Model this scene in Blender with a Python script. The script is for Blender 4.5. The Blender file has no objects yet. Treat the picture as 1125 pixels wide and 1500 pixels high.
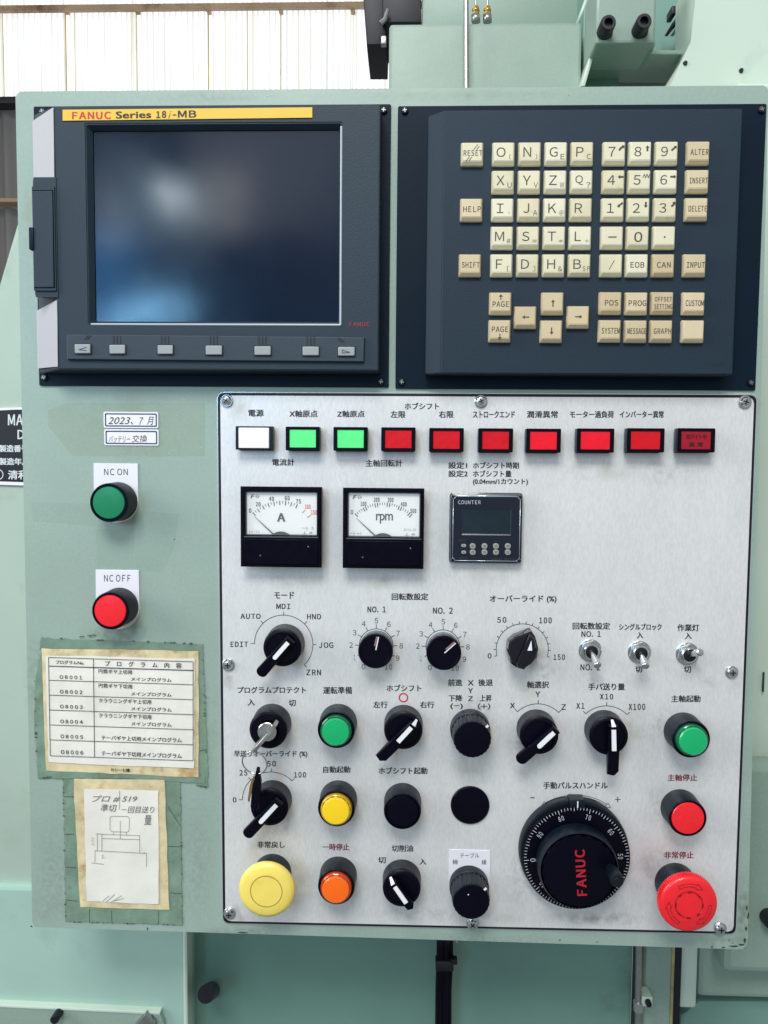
import bpy, bmesh, math, random
from mathutils import Vector, Matrix
random.seed(7)
sc = bpy.context.scene
PI = math.pi
# ------------------------------------------------------------------ camera (solved from the photograph's vanishing lines)
CX, CY, F, D = 562.5, 750.0, 1150.0, 0.67
_V, _H = (417.35, 18100.6), (-34125.0, 412.54)
Zc = -Vector((_V[0]-CX, CY-_V[1], -F)).normalized()
Xc = -Vector((_H[0]-CX, CY-_H[1], -F)); Xc = (Xc - Zc*Xc.dot(Zc)).normalized()
Yc = Zc.cross(Xc)
RW = Matrix((Xc, Yc, Zc))                       # camera space -> world
cam = bpy.data.cameras.new('camera'); camo = bpy.data.objects.new('camera', cam); sc.collection.objects.link(camo)
cam.sensor_fit = 'VERTICAL'; cam.sensor_height = 36; cam.lens = F/1500*36
cam.clip_start = 0.02; cam.clip_end = 60
camo.matrix_world = Matrix.Translation((0, -D, 0)) @ RW.to_4x4()
sc.camera = camo
sc.view_settings.view_transform = 'Standard'; sc.view_settings.look = 'None'
sc.view_settings.exposure = 0.2; sc.view_settings.gamma = 1
# ------------------------------------------------------------------ hall light
w = bpy.data.worlds.new("World"); sc.world = w; w.use_nodes = True
nt = w.node_tree; bg = nt.nodes['Background']
tc = nt.nodes.new('ShaderNodeTexCoord'); sx = nt.nodes.new('ShaderNodeSeparateXYZ'); rp = nt.nodes.new('ShaderNodeValToRGB')
mr = nt.nodes.new('ShaderNodeMapRange'); mr.inputs[1].default_value = -1; mr.inputs[2].default_value = 1
nt.links.new(tc.outputs['Generated'], sx.inputs[0]); nt.links.new(sx.outputs[2], mr.inputs[0])
nt.links.new(mr.outputs[0], rp.inputs[0]); nt.links.new(rp.outputs[0], bg.inputs[0])
e = rp.color_ramp.elements
e[0].position = 0.25; e[0].color = (.34, .37, .37, 1)
e[1].position = 0.8; e[1].color = (.78, .80, .80, 1)
bg.inputs[1].default_value = 0.55

def area(name, loc, target, size, power, col, sy=None):
    l = bpy.data.lights.new(name, 'AREA'); l.energy = power; l.color = col; l.size = size
    if sy: l.shape = 'RECTANGLE'; l.size_y = sy
    o = bpy.data.objects.new(name, l); sc.collection.objects.link(o); o.location = loc
    o.rotation_euler = (Vector(target)-Vector(loc)).to_track_quat('-Z', 'Y').to_euler()
    return o
area('hall_lamp', (-0.35, -2.1, 2.15), (0, 0, 0.0), 1.3, 60, (1, .985, .95), 0.9)
area('left_window', (-2.6, -0.9, 0.9), (0, 0, -.1), 1.4, 40, (1, .99, .97), 1.6)
area('far_lamp', (-1.2, -3.18, 1.30), (-.21, 0, .22), 0.13, 2.2, (.84, .94, 1), 0.18)
area('halo_window', (-1.28, -3.25, 1.27), (-.21, 0, .22), 0.5, 1.6, (.45, .80, 1), 0.45)
area('warm_far_lamp', (-.90, -3.24, 1.31), (-.15, 0, .22), 0.22, 1.0, (1, .94, .84), 0.45)
area('screen_fill_lamp', (-.62, -3.2, 1.45), (-.12, 0, .22), 0.9, 2.2, (.96, .97, 1), 0.7)  # unseen lamp added to lift the upper right of the screen
area('side_far_lamp', (-1.56, -3.11, 1.16), (-.26, 0, .22), 0.10, 0.8, (.84, .94, 1), 0.3)
area('blue_far_window', (-1.34, -3.25, 0.58), (-.23, 0, .12), 0.40, 8, (.26, .62, 1), 0.20)
area('blue_side_window', (-1.62, -3.12, 0.80), (-.23, 0, .12), 0.40, 3.6, (.06, .40, 1), 0.60)

# ------------------------------------------------------------------ helpers
def lin(c):
    return tuple(((x/255)/12.92 if x <= 10 else ((x/255+.055)/1.055)**2.4) for x in c)
def ray(px, py):
    return RW @ Vector((px-CX, CY-py, -F))
def P(px, py, h=0.0):                            # pixel of the photograph -> (u, v) on the plane h in front of the cabinet face
    d = ray(px, py); t = (D-h)/d.y
    return (d.x*t, d.z*t)
def mpp(px, py, h=0.0):
    a = P(px-5, py, h); b = P(px+5, py, h); c = P(px, py-5, h); e_ = P(px, py+5, h)
    return (abs(b[0]-a[0])+abs(c[1]-e_[1]))/20
def R(x0, x1, y0, y1, h=0.0):                    # pixel box -> true rectangle (u0,u1,v0,v1)
    xm, ym = (x0+x1)/2, (y0+y1)/2
    return (P(x0, ym, h)[0], P(x1, ym, h)[0], P(xm, y1, h)[1], P(xm, y0, h)[1])

MATS = {}
def mat(name, col, rough=.5, metal=0., var=0., vscale=20., bump=0., bscale=200., spec=.5, dirt=None, dscale=8., dth=.6,
        emit=0., coat=0., stretch=None, rvar=0., alpha=1., trans=0., speck=0., sscale=700.):
    if name in MATS: return MATS[name]
    m = bpy.data.materials.new(name); m.use_nodes = True; n = m.node_tree.nodes; L = m.node_tree.links
    b = n['Principled BSDF']; c = lin(col)
    b.inputs['Base Color'].default_value = (*c, 1); b.inputs['Roughness'].default_value = rough
    b.inputs['Metallic'].default_value = metal; b.inputs['Specular IOR Level'].default_value = spec
    b.inputs['Coat Weight'].default_value = coat; b.inputs['Alpha'].default_value = alpha
    b.inputs['Transmission Weight'].default_value = trans
    if emit:
        b.inputs['Emission Color'].default_value = (*c, 1); b.inputs['Emission Strength'].default_value = emit
    g = n.new('ShaderNodeNewGeometry'); mp = n.new('ShaderNodeMapping'); L.new(g.outputs['Position'], mp.inputs[0])
    if stretch: mp.inputs['Scale'].default_value = stretch
    src = None
    def noise(s, det=5, rg=.55):
        t = n.new('ShaderNodeTexNoise'); t.inputs['Scale'].default_value = s; t.inputs['Detail'].default_value = det
        t.inputs['Roughness'].default_value = rg
        L.new(mp.outputs[0], t.inputs[0]); return t
    if var:
        t = noise(vscale); h = n.new('ShaderNodeMapRange'); h.inputs[1].default_value = .3; h.inputs[2].default_value = .7
        h.inputs[3].default_value = 1-var; h.inputs[4].default_value = 1+var
        L.new(t.outputs[0], h.inputs[0])
        mx = n.new('ShaderNodeMix'); mx.data_type = 'RGBA'; mx.blend_type = 'MULTIPLY'; mx.inputs[0].default_value = 1
        mx.inputs[6].default_value = (*c, 1); L.new(h.outputs[0], mx.inputs[7]); src = mx.outputs[2]
    if dirt:
        t = noise(dscale, 8, .65); r = n.new('ShaderNodeValToRGB'); r.color_ramp.elements[0].position = dth
        r.color_ramp.elements[1].position = min(1, dth+.14)
        L.new(t.outputs[0], r.inputs[0]); mx = n.new('ShaderNodeMix'); mx.data_type = 'RGBA'
        L.new(r.outputs[0], mx.inputs[0])
        if src: L.new(src, mx.inputs[6])
        else: mx.inputs[6].default_value = (*c, 1)
        mx.inputs[7].default_value = (*lin(dirt), 1); src = mx.outputs[2]
    if speck:
        t = noise(sscale, 2); h = n.new('ShaderNodeMapRange'); h.inputs[1].default_value = .3; h.inputs[2].default_value = .7
        h.inputs[3].default_value = 1-speck; h.inputs[4].default_value = 1+speck*.6; L.new(t.outputs[0], h.inputs[0])
        mx = n.new('ShaderNodeMix'); mx.data_type = 'RGBA'; mx.blend_type = 'MULTIPLY'; mx.inputs[0].default_value = 1
        if src: L.new(src, mx.inputs[6])
        else: mx.inputs[6].default_value = (*c, 1)
        L.new(h.outputs[0], mx.inputs[7]); src = mx.outputs[2]
    if src: L.new(src, b.inputs['Base Color'])
    if rvar:
        t = noise(vscale*1.7); h = n.new('ShaderNodeMapRange'); h.inputs[1].default_value = .3; h.inputs[2].default_value = .7
        h.inputs[3].default_value = max(.02, rough-rvar); h.inputs[4].default_value = min(1, rough+rvar)
        L.new(t.outputs[0], h.inputs[0]); L.new(h.outputs[0], b.inputs['Roughness'])
    if bump:
        t = noise(bscale, 3); bp = n.new('ShaderNodeBump'); bp.inputs['Strength'].default_value = bump
        bp.inputs['Distance'].default_value = .0006
        L.new(t.outputs[0], bp.inputs['Height']); L.new(bp.outputs[0], b.inputs['Normal'])
    MATS[name] = m; return m

GREEN = mat('cabinet_paint', (152, 173, 163), .34, var=.06, vscale=7, bump=.25, bscale=55, dirt=(142, 162, 148), dscale=11, dth=.62, rvar=.08, speck=.05, sscale=350)
GREEN2 = mat('machine_paint', (140, 162, 150), .42, var=.08, vscale=5, bump=.6, bscale=26, dirt=(120, 144, 132), dscale=9, dth=.62, rvar=.08, speck=.05, sscale=350)
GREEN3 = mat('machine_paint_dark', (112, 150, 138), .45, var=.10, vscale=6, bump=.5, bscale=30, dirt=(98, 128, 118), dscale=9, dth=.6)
GREENL = mat('machine_paint_light', (194, 212, 198), .38, var=.04, vscale=5, bump=.3, bscale=30, dirt=(180, 200, 186), dscale=12, dth=.64)
CHIP = mat('paint_chip', (46, 62, 62), .7)
SILVER = mat('brushed_plate', (231, 232, 232), .40, metal=.3, var=.03, vscale=22, bump=.22, bscale=500, stretch=(1, 1, .35), speck=.07, dirt=(222, 224, 222), dscale=5, dth=.6, rvar=.05)
TRIM = mat('bright_edge', (225, 230, 235), .25, metal=.7)
BLACK = mat('black_gasket', (3, 5, 20), .5)
PLAS = mat('black_plastic', (2, 2, 18), .36, bump=.08, bscale=900, spec=.16, rvar=.05, vscale=60)
PLASC = mat('black_collar', (5, 18, 30), .42, bump=.10, bscale=900, spec=.38, rvar=.06, vscale=60)
NAVY = mat('mounting_plate_paint', (4, 26, 42), .5, spec=.15, bump=.15, bscale=700, var=.08, vscale=12)
HOUSE = mat('grey_moulding', (38, 54, 66), .52, spec=.3, bump=.35, bscale=900, var=.05, vscale=10, dirt=(44, 60, 72), dscale=14, dth=.66)
HOUSEK = mat('keyboard_moulding', (31, 48, 62), .54, spec=.25, bump=.35, bscale=900, var=.05, vscale=10, dirt=(26, 42, 56), dscale=14, dth=.6)
SCREEN = mat('screen_glass', (0, 22, 46), .135, var=.15, vscale=14, bump=.03, bscale=1500, spec=.34, dirt=(20, 30, 44), dscale=260, dth=.74, rvar=.03)
KEYL = mat('ivory_key', (222, 216, 188), .38, var=.03, vscale=60, bump=.05, bscale=900)
KEYT = mat('tan_key', (206, 190, 156), .38, var=.03, vscale=60, bump=.05, bscale=900)
KINK = mat('key_ink', (66, 65, 62), .6)
INK = mat('black_ink', (28, 28, 42), .55)
REDINK = mat('red_ink', (120, 30, 48), .55)
REDP = mat('red_print', (196, 28, 52), .5)
WHITE = mat('white_insert', (236, 238, 242), .35)
WINK = mat('white_ink', (205, 212, 216), .5)
YEL = mat('yellow_strip', (226, 184, 50), .35, var=.03, vscale=40)
CHROME = mat('chrome', (205, 208, 210), .22, metal=1, var=.05, vscale=200, rvar=.06)
STEEL = mat('dull_steel', (170, 172, 170), .35, metal=.95, var=.12, vscale=150, rvar=.1)
BRASS = mat('brass', (200, 170, 100), .3, metal=.95, var=.1, vscale=120)
SOFTK = mat('soft_key_grey', (150, 158, 160), .45)
RED = mat('red_cap', (242, 34, 46), .3, bump=.12, bscale=300, dirt=(206, 34, 42), dscale=90, dth=.60, var=.06, vscale=120, rvar=.08, coat=.2)
REDL = mat('red_lens', (200, 4, 26), .3, bump=.5, bscale=260, var=.10, vscale=90, emit=.10)
REDB = mat('red_lens_bright', (222, 14, 38), .3, bump=.5, bscale=260, var=.08, vscale=90, emit=.13)
REDD = mat('red_lens_dark', (160, 10, 34), .35, bump=.5, bscale=260, var=.08, vscale=90)
GRNL = mat('green_lens', (84, 216, 124), .35, bump=.5, bscale=260, var=.10, vscale=90, emit=.30)
WHTL = mat('white_lens', (236, 236, 246), .35, emit=.12)
GRN = mat('green_cap', (10, 128, 84), .34, bump=.12, bscale=300, dirt=(20, 108, 76), dscale=80, dth=.6, coat=.2, var=.03, vscale=90)
GRNI = mat('green_lit_cap', (8, 172, 104), .25, coat=.4, emit=.05)
GRNS = mat('green_skirt', (10, 96, 66), .15, coat=.6)
YELI = mat('yellow_lit_cap', (246, 208, 24), .28, coat=.4, emit=.05)
YELS = mat('yellow_skirt', (200, 160, 30), .18, coat=.6)
ORGI = mat('orange_lit_cap', (250, 104, 8), .28, coat=.4, emit=.06)
ORGS = mat('orange_skirt', (196, 62, 16), .18, coat=.6)
YELM = mat('yellow_mushroom', (246, 222, 108), .36, coat=.1, bump=.12, bscale=300, dirt=(228, 198, 84), dscale=40, dth=.60, var=.05, vscale=60, rvar=.08)
PAPER = mat('white_paper', (230, 228, 218), .7, var=.07, vscale=30, bump=1.3, bscale=45, dirt=(208, 196, 156), dscale=16, dth=.62)
CREAM = mat('aged_paper', (214, 200, 160), .6, var=.20, vscale=70, bump=1.2, bscale=70, dirt=(176, 138, 86), dscale=34, dth=.53)
TAPE = mat('old_tape', (126, 152, 134), .28, var=.18, vscale=55, bump=.9, bscale=150, dirt=(102, 118, 88), dscale=26, dth=.56, alpha=.9)
TAPED = mat('tape_dirt', (74, 88, 66), .7, var=.2, vscale=150)
FILM = mat('faint_residue', (158, 186, 170), .5, var=.05, vscale=40, alpha=.10)
FILMY = mat('yellow_residue', (160, 172, 130), .5, var=.2, vscale=60, alpha=.12)
STICK = mat('sticker', (236, 236, 242), .45)
BLUEINK = mat('blue_ink', (30, 52, 98), .5)
WPLATE = mat('white_legend_plate', (232, 232, 240), .35)
DIAL = mat('meter_dial', (232, 236, 236), .5)
GLASS = mat('meter_glass', (255, 255, 255), .03, alpha=.12, spec=.5)
ORANGE = mat('orange_ink', (214, 96, 50), .5)
GAUGEBLK = mat('meter_black', (2, 2, 18), .28, spec=.15, rvar=.05, vscale=90)
LCD = mat('counter_lcd', (20, 38, 48), .18, var=.2, vscale=60)
ALU = mat('knob_skirt', (112, 124, 130), .38, metal=.6)
RUST = mat('rusty_beam', (176, 150, 122), .6, var=.2, vscale=6, dirt=(120, 84, 50), dscale=5, dth=.55)
STREAK = mat('rust_streak', (210, 190, 96), .8, var=.25, vscale=8, dirt=(150, 110, 60), dscale=7, dth=.6)
DARKW = mat('dark_sheet_wall', (140, 138, 138), .7, var=.2, vscale=3, stretch=(4, 1, .3))

ORG = {}
def newobj(name, data):
    o = bpy.data.objects.new(name, data); sc.collection.objects.link(o); return o
def thing(name, label, cat, u, v, h=0., group=None, kind=None):
    o = newobj(name, None); o.location = (u, -h, v); o.rotation_euler = (PI/2, 0, 0); o.empty_display_size = .01
    o['label'] = label; o['category'] = cat
    if group: o['group'] = group
    if kind: o['kind'] = kind
    ORG[o.name] = Vector((u, v, h)); return o
def mk(name, bm, m, parent=None, at=None, smooth=30, label=None):      # bm in absolute (u, v, h)
    base = ORG[parent.name] if parent else Vector((0, 0, 0))
    a = Vector(at) if at is not None else base.copy()
    if isinstance(bm, bmesh.types.BMesh):
        bmesh.ops.translate(bm, verts=bm.verts, vec=-a)
        me = bpy.data.meshes.new(name); bm.to_mesh(me); bm.free()
        me.materials.append(m)
        if smooth:
            me.shade_smooth(); me.set_sharp_from_angle(angle=math.radians(smooth))
            tot = sum(p_.area for p_ in me.polygons)
            for p_ in me.polygons:
                if len(p_.vertices) > 4 or p_.area > .12*tot: p_.use_smooth = False
    else: me = bm
    o = newobj(name, me)
    if parent: o.parent = parent; o.location = a-base
    else: o.location = (a.x, -a.z, a.y); o.rotation_euler = (PI/2, 0, 0)
    ORG[o.name] = a
    if label: o['label'] = label
    return o
def tag(o, label, cat, group=None, kind=None):
    o['label'] = label; o['category'] = cat
    if group: o['group'] = group
    if kind: o['kind'] = kind
    return o
def B(): return bmesh.new()
def box(bm, u0, u1, v0, v1, h0, h1, bev=0., seg=2):
    t = B(); bmesh.ops.create_cube(t, size=1)
    for q in t.verts:
        q.co = Vector((u0+(q.co.x+.5)*(u1-u0), v0+(q.co.y+.5)*(v1-v0), h0+(q.co.z+.5)*(h1-h0)))
    if bev: bmesh.ops.bevel(t, geom=t.edges[:], offset=bev, segments=seg, profile=.5, affect='EDGES')
    merge(bm, t); return bm
def merge(bm, t):
    me = bpy.data.meshes.new('tmp'); t.to_mesh(me); t.free(); bm.from_mesh(me); bpy.data.meshes.remove(me)
def lathe(bm, prof, c=(0, 0), h=0., seg=48, rib=None, caps=True):
    rings = []
    for r, z in prof:
        ring = []
        for k in range(seg):
            a = 2*PI*k/seg; rr = r
            if rib and r > rib[2] and z >= rib[3]: rr = r - (rib[1] if (k*rib[0]//seg*2 != k*rib[0]*2//seg) else 0)
            ring.append(bm.verts.new((c[0]+rr*math.cos(a), c[1]+rr*math.sin(a), h+z)))
        rings.append(ring)
    for A, C_ in zip(rings, rings[1:]):
        for k in range(seg):
            bm.faces.new((A[k], A[(k+1) % seg], C_[(k+1) % seg], C_[k]))
    if caps:
        bm.faces.new(rings[-1]); bm.faces.new(rings[0][::-1])
    return bm
def prism(bm, pts, h0, h1, bev=0., top=None, seg=2):
    t = B(); n = len(pts)
    ar = sum(pts[i][0]*pts[(i+1) % n][1]-pts[(i+1) % n][0]*pts[i][1] for i in range(n))
    top = top or pts
    if ar < 0: pts = pts[::-1]; top = top[::-1]
    lo = [t.verts.new((p[0], p[1], h0)) for p in pts]; hi = [t.verts.new((p[0], p[1], h1)) for p in top]
    t.faces.new(lo[::-1]); f = t.faces.new(hi)
    for i in range(n): t.faces.new((lo[i], lo[(i+1) % n], hi[(i+1) % n], hi[i]))
    if bev: bmesh.ops.bevel(t, geom=list(f.edges), offset=bev, segments=seg, profile=.5, affect='EDGES')
    merge(bm, t); return bm
def rrect(u0, u1, v0, v1, r, n=6):
    pts = []
    for cx, cy, a0 in ((u1-r, v1-r, 0), (u0+r, v1-r, 90), (u0+r, v0+r, 180), (u1-r, v0+r, 270)):
        for k in range(n+1):
            a = math.radians(a0+90*k/n); pts.append((cx+r*math.cos(a), cy+r*math.sin(a)))
    return pts
def frame(bm, outer, inner, h0, h1, hin=None):
    n = len(outer); hin = h1 if hin is None else hin
    a = [bm.verts.new((*p, h0)) for p in outer]; b = [bm.verts.new((*p, h1)) for p in outer]
    c = [bm.verts.new((*p, hin)) for p in inner]; d = [bm.verts.new((*p, h0)) for p in inner]
    for i in range(n):
        j = (i+1) % n
        for A, C_ in ((a, b), (b, c), (c, d), (d, a)): bm.faces.new((A[i], A[j], C_[j], C_[i]))
    return bm
def tube(bm, pts, r, seg=12, r1=None):
    pts = [Vector(p) for p in pts]; rings = []
    for i, p in enumerate(pts):
        d = (pts[min(i+1, len(pts)-1)]-pts[max(i-1, 0)]).normalized()
        x = d.orthogonal().normalized() if i == 0 else (x - d*x.dot(d)).normalized()
        y = d.cross(x); rr = r if r1 is None else r+(r1-r)*i/(len(pts)-1)
        rings.append([bm.verts.new(p+(x*math.cos(2*PI*k/seg)+y*math.sin(2*PI*k/seg))*rr) for k in range(seg)])
    for A, C_ in zip(rings, rings[1:]):
        for k in range(seg): bm.faces.new((A[k], A[(k+1) % seg], C_[(k+1) % seg], C_[k]))
    bm.faces.new(rings[-1]); bm.faces.new(rings[0][::-1]); return bm
def sheet(bm, pts, h):
    f = bm.faces.new([bm.verts.new((p[0], p[1], h)) for p in pts])
    f.normal_update()
    if f.normal.z < 0: f.normal_flip()
    return bm
def line(bm, a, b, wd, h):
    a = Vector(a); b = Vector(b); d = (b-a)
    if d.length < 1e-7: return bm
    n = Vector((-d.y, d.x)).normalized()*wd/2
    return sheet(bm, [a-n, b-n, b+n, a+n], h)
def pline(bm, a, b, wpx, h):                      # line between two photograph pixels
    return line(bm, P(*a, h), P(*b, h), wpx*mpp(*a, h), h)
def arc(bm, c, r, a0, a1, wd, h, seg=40):         # angles clockwise from up, degrees
    def pt(rr, a): t = math.radians(a); return (c[0]+rr*math.sin(t), c[1]+rr*math.cos(t))
    lo = []; hi = []
    for k in range(seg+1):
        a = a0+(a1-a0)*k/seg; lo.append(bm.verts.new((*pt(r-wd/2, a), h))); hi.append(bm.verts.new((*pt(r+wd/2, a), h)))
    for k in range(seg):
        f = bm.faces.new((lo[k], lo[k+1], hi[k+1], hi[k])); f.normal_update()
        if f.normal.z < 0: f.normal_flip()
    return bm
def polar(c, r, a): t = math.radians(a); return (c[0]+r*math.sin(t), c[1]+r*math.cos(t))
_tc = {}
def glyphs(txt, off=0., sp=1., shear=0.):
    k = (txt, off, sp, shear)
    if k not in _tc:
        c = bpy.data.curves.new('t', 'FONT'); c.body = txt; c.size = 1; c.offset = off; c.space_character = sp; c.resolution_u = 3
        c.space_line = .95; c.align_x = 'CENTER'; c.shear = shear
        o = bpy.data.objects.new('t', c); m = bpy.data.meshes.new_from_object(o)
        vs = [(v.co.x, v.co.y) for v in m.vertices]; fs = [tuple(p.vertices) for p in m.polygons]
        bpy.data.objects.remove(o); bpy.data.curves.remove(c); bpy.data.meshes.remove(m); _tc[k] = (vs, fs)
    return _tc[k]
FW = {c_: chr(ord(c_)+0xFEE0) for c_ in map(chr, range(33, 127))}
def textq(bm, txt, q, h, off=0., sp=None, shear=0., bold=0., raw=False):
    if raw: sp = 1. if sp is None else sp
    elif all(ord(c_) < 256 for c_ in txt):          # full-width forms come from the same plain sans as the Japanese
        txt = ''.join(FW.get(c_, c_) for c_ in txt); sp = .70 if sp is None else sp
    else: sp = 1. if sp is None else sp
    if bold:
        q = [Vector(p) for p in q]; e_ = (q[1]-q[0]).normalized()*bold; f_ = (q[0]-q[3]).normalized()*bold*.5
        textq_(bm, txt, [p+e_+f_ for p in q], h+.00002, off, sp, shear); textq_(bm, txt, [p+e_-f_ for p in q], h+.00001, off, sp, shear)
        textq_(bm, txt, [p-e_+f_ for p in q], h+.00003, off, sp, shear)
        q = [p-e_-f_ for p in q]
    return textq_(bm, txt, q, h, off, sp, shear)
def natw(txt, sp=.70):
    vs, _ = glyphs(''.join(FW.get(c_, c_) for c_ in txt), 0., sp, 0.)
    x = [v[0] for v in vs]; y = [v[1] for v in vs]; return (max(x)-min(x)), (max(y)-min(y))
def textq_(bm, txt, q, h, off=0., sp=1., shear=0.):          # q: four panel-plane corners TL, TR, BR, BL
    vs, fs = glyphs(txt, off, sp, shear)
    if not vs: return bm
    x0 = min(v[0] for v in vs); x1 = max(v[0] for v in vs); y0 = min(v[1] for v in vs); y1 = max(v[1] for v in vs)
    q = [Vector(p) for p in q]; out = []
    for x, y in vs:
        s = (x-x0)/max(1e-6, x1-x0); t = (y-y0)/max(1e-6, y1-y0)
        p = (q[3]*(1-s)+q[2]*s)*(1-t)+(q[0]*(1-s)+q[1]*s)*t
        out.append(bm.verts.new((p.x, p.y, h)))
    for f in fs:
        try:
            g = bm.faces.new([out[i] for i in f]); g.normal_update()
            if g.normal.z < 0: g.normal_flip()
        except ValueError: pass
    return bm
def text(bm, txt, x0, x1, y0, y1, h, **k):                   # pixel box
    return textq(bm, txt, [P(x0, y0, h), P(x1, y0, h), P(x1, y1, h), P(x0, y1, h)], h, **k)
def textc(bm, txt, c, w_, h_, h, rot=0., **k):               # centred at panel point, metric size, rot counter-clockwise degrees
    a = math.radians(rot); ex = Vector((math.cos(a), math.sin(a))); ey = Vector((-math.sin(a), math.cos(a))); c = Vector(c)
    return textq(bm, txt, [c-ex*w_/2+ey*h_/2, c+ex*w_/2+ey*h_/2, c+ex*w_/2-ey*h_/2, c-ex*w_/2-ey*h_/2], h, **k)

# ================================================================== THE HALL BEHIND
def PQ(pts, h): return [P(x, y, h) for x, y in pts]
HW = -3.2
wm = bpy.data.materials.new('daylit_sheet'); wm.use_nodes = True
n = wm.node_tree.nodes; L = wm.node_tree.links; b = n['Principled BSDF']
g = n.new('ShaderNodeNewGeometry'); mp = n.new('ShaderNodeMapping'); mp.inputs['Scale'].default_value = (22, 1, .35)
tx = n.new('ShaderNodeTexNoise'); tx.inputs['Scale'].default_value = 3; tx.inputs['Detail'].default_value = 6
cr = n.new('ShaderNodeValToRGB'); cr.color_ramp.elements[0].position = .34; cr.color_ramp.elements[0].color = (*lin((212, 212, 202)), 1)  # grey streaks imitate the ridge shading, in both colour and glow
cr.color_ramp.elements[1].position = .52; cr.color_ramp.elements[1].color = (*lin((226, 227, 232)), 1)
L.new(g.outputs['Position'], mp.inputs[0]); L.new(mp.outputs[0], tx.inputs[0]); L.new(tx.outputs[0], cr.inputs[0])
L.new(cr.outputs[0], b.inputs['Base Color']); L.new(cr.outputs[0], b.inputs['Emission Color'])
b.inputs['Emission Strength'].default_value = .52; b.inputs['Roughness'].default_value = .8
wall = thing('hall_wall', 'daylit corrugated translucent sheet wall with rust streaks behind the control cabinet', 'wall', *P(300, 80, HW), HW)
seams = [-120, 96, 200, 305, 362, 480, 640]
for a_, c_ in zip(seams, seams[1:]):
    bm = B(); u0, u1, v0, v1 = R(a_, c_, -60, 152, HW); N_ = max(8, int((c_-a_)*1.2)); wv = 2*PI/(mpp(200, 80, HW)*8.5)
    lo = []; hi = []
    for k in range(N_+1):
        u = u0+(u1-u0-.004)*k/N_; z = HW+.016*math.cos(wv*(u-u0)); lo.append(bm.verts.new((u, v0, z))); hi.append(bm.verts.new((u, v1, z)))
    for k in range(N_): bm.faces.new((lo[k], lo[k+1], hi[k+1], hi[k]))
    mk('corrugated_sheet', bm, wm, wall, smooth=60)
for s_, wd in ((96, 2.2), (200, 1.2), (305, 2.2), (362, 1.4), (411, 2.4), (517, 1.2), (4, 1.0), (109, .8), (192, .8), (420, .8)):
    bm = B(); wd *= .6; u0, u1, v0, v1 = R(s_-wd/2, s_+wd/2, 13, 152, HW+.02); box(bm, u0, u1, v0, v1, HW+.012, HW+.016); mk('rust_streak', bm, STREAK, wall)
bm = B(); u0, u1, v0, v1 = R(-60, 640, 4, 12, HW+.08); box(bm, u0, u1, v0, v1, HW+.05, HW+.08, .004); mk('steel_rail', bm, RUST, wall)
for x in (200, 305, 96, 411, 517):
    bm = B(); u0, u1, v0, v1 = R(x-3, x+3, 12, 17, HW+.05); box(bm, u0, u1, v0, v1, HW+.02, HW+.06, .002); mk('clip', bm, RUST, wall)
dk = thing('lower_wall', 'dark brown corrugated lower wall with rails at the far left', 'wall', *P(0, 300, HW), HW)
u0, u1, v0, v1 = R(-150, 60, 150, 700, HW)
bm = B(); lo = []; hi = []
for k in range(61):
    u = u0+(u1-u0)*k/60; z = HW+.02+.02*math.cos(k*PI/3); lo.append(bm.verts.new((u, v0, z))); hi.append(bm.verts.new((u, v1, z)))
for k in range(60): bm.faces.new((lo[k], lo[k+1], hi[k+1], hi[k]))
mk('corrugated_sheet', bm, DARKW, dk, smooth=60)
for y, t_ in ((152, 5), (297, 3)):
    bm = B(); u0, u1, v0, v1 = R(-150, 60, y-t_, y+t_, HW+.1); box(bm, u0, u1, v0, v1, HW+.06, HW+.14, .004); mk('steel_rail', bm, RUST if y > 200 else BLACK, dk)

# ================================================================== THE MACHINE BEHIND
def pb(name, x0, x1, y0, y1, h1, dep, m, par, bev=.003, **k):
    bm = B(); u0, u1, v0, v1 = R(x0, x1, y0, y1, h1); box(bm, u0, u1, v0, v1, h1-dep, h1, bev); return mk(name, bm, m, par, **k)
mc = thing('gear_hobbing_machine', 'pale green painted machine body standing behind the control cabinet', 'machine', *P(600, 700, -.3), -.3)
pb('column', 567, 845, 33, 760, -.26, .3, GREEN2, mc, .004)
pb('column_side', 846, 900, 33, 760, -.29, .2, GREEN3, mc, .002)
pb('upper_column', 619, 850, -80, 40, -.40, .2, GREEN2, mc, .004)
bm = B(); prism(bm, PQ([(1018, -40), (1016, 62), (977, 126), (960, 420), (1190, 420), (1190, -40)], -.20), -.26, -.20, .003); mk('side_cover', bm, GREENL, mc)
pb('clamp_block', 873.5, 961.5, -40, 63, -.20, .06, GREEN2, mc, .003)
bm = B(); prism(bm, PQ([(873, 62), (961, 62), (957, 73), (873, 74)], -.215), -.26, -.215, .001); mk('clamp_underside', bm, GREEN3, mc)  # bottom face of the clamp block, its shade painted as darker green
bm = B(); prism(bm, PQ([(871, 73), (1008, 73), (1004, 79.5), (869, 79.5)], -.235), -.30, -.235, .001); mk('bracket_lip', bm, GREEN2, mc)
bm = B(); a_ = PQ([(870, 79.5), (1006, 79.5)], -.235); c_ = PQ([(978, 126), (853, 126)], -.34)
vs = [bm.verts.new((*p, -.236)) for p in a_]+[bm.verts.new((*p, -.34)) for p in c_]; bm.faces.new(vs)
mk('bracket_underside', bm, mat('dark_underside', (52, 84, 80), .5, var=.3, vscale=20, dirt=(20, 34, 44), dscale=22, dth=.5), mc)  # dark green with darker blotches across the sloping underside
bm = B(); prism(bm, PQ([(866, 74), (872, 74), (857, 126), (851, 126)], -.232), -.30, -.232, .0008); mk('bracket_web', bm, GREENL, mc)
pb('upper_wall', 855, 1025, -40, 90, -.36, .1, GREEN3, mc, .002)
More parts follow.
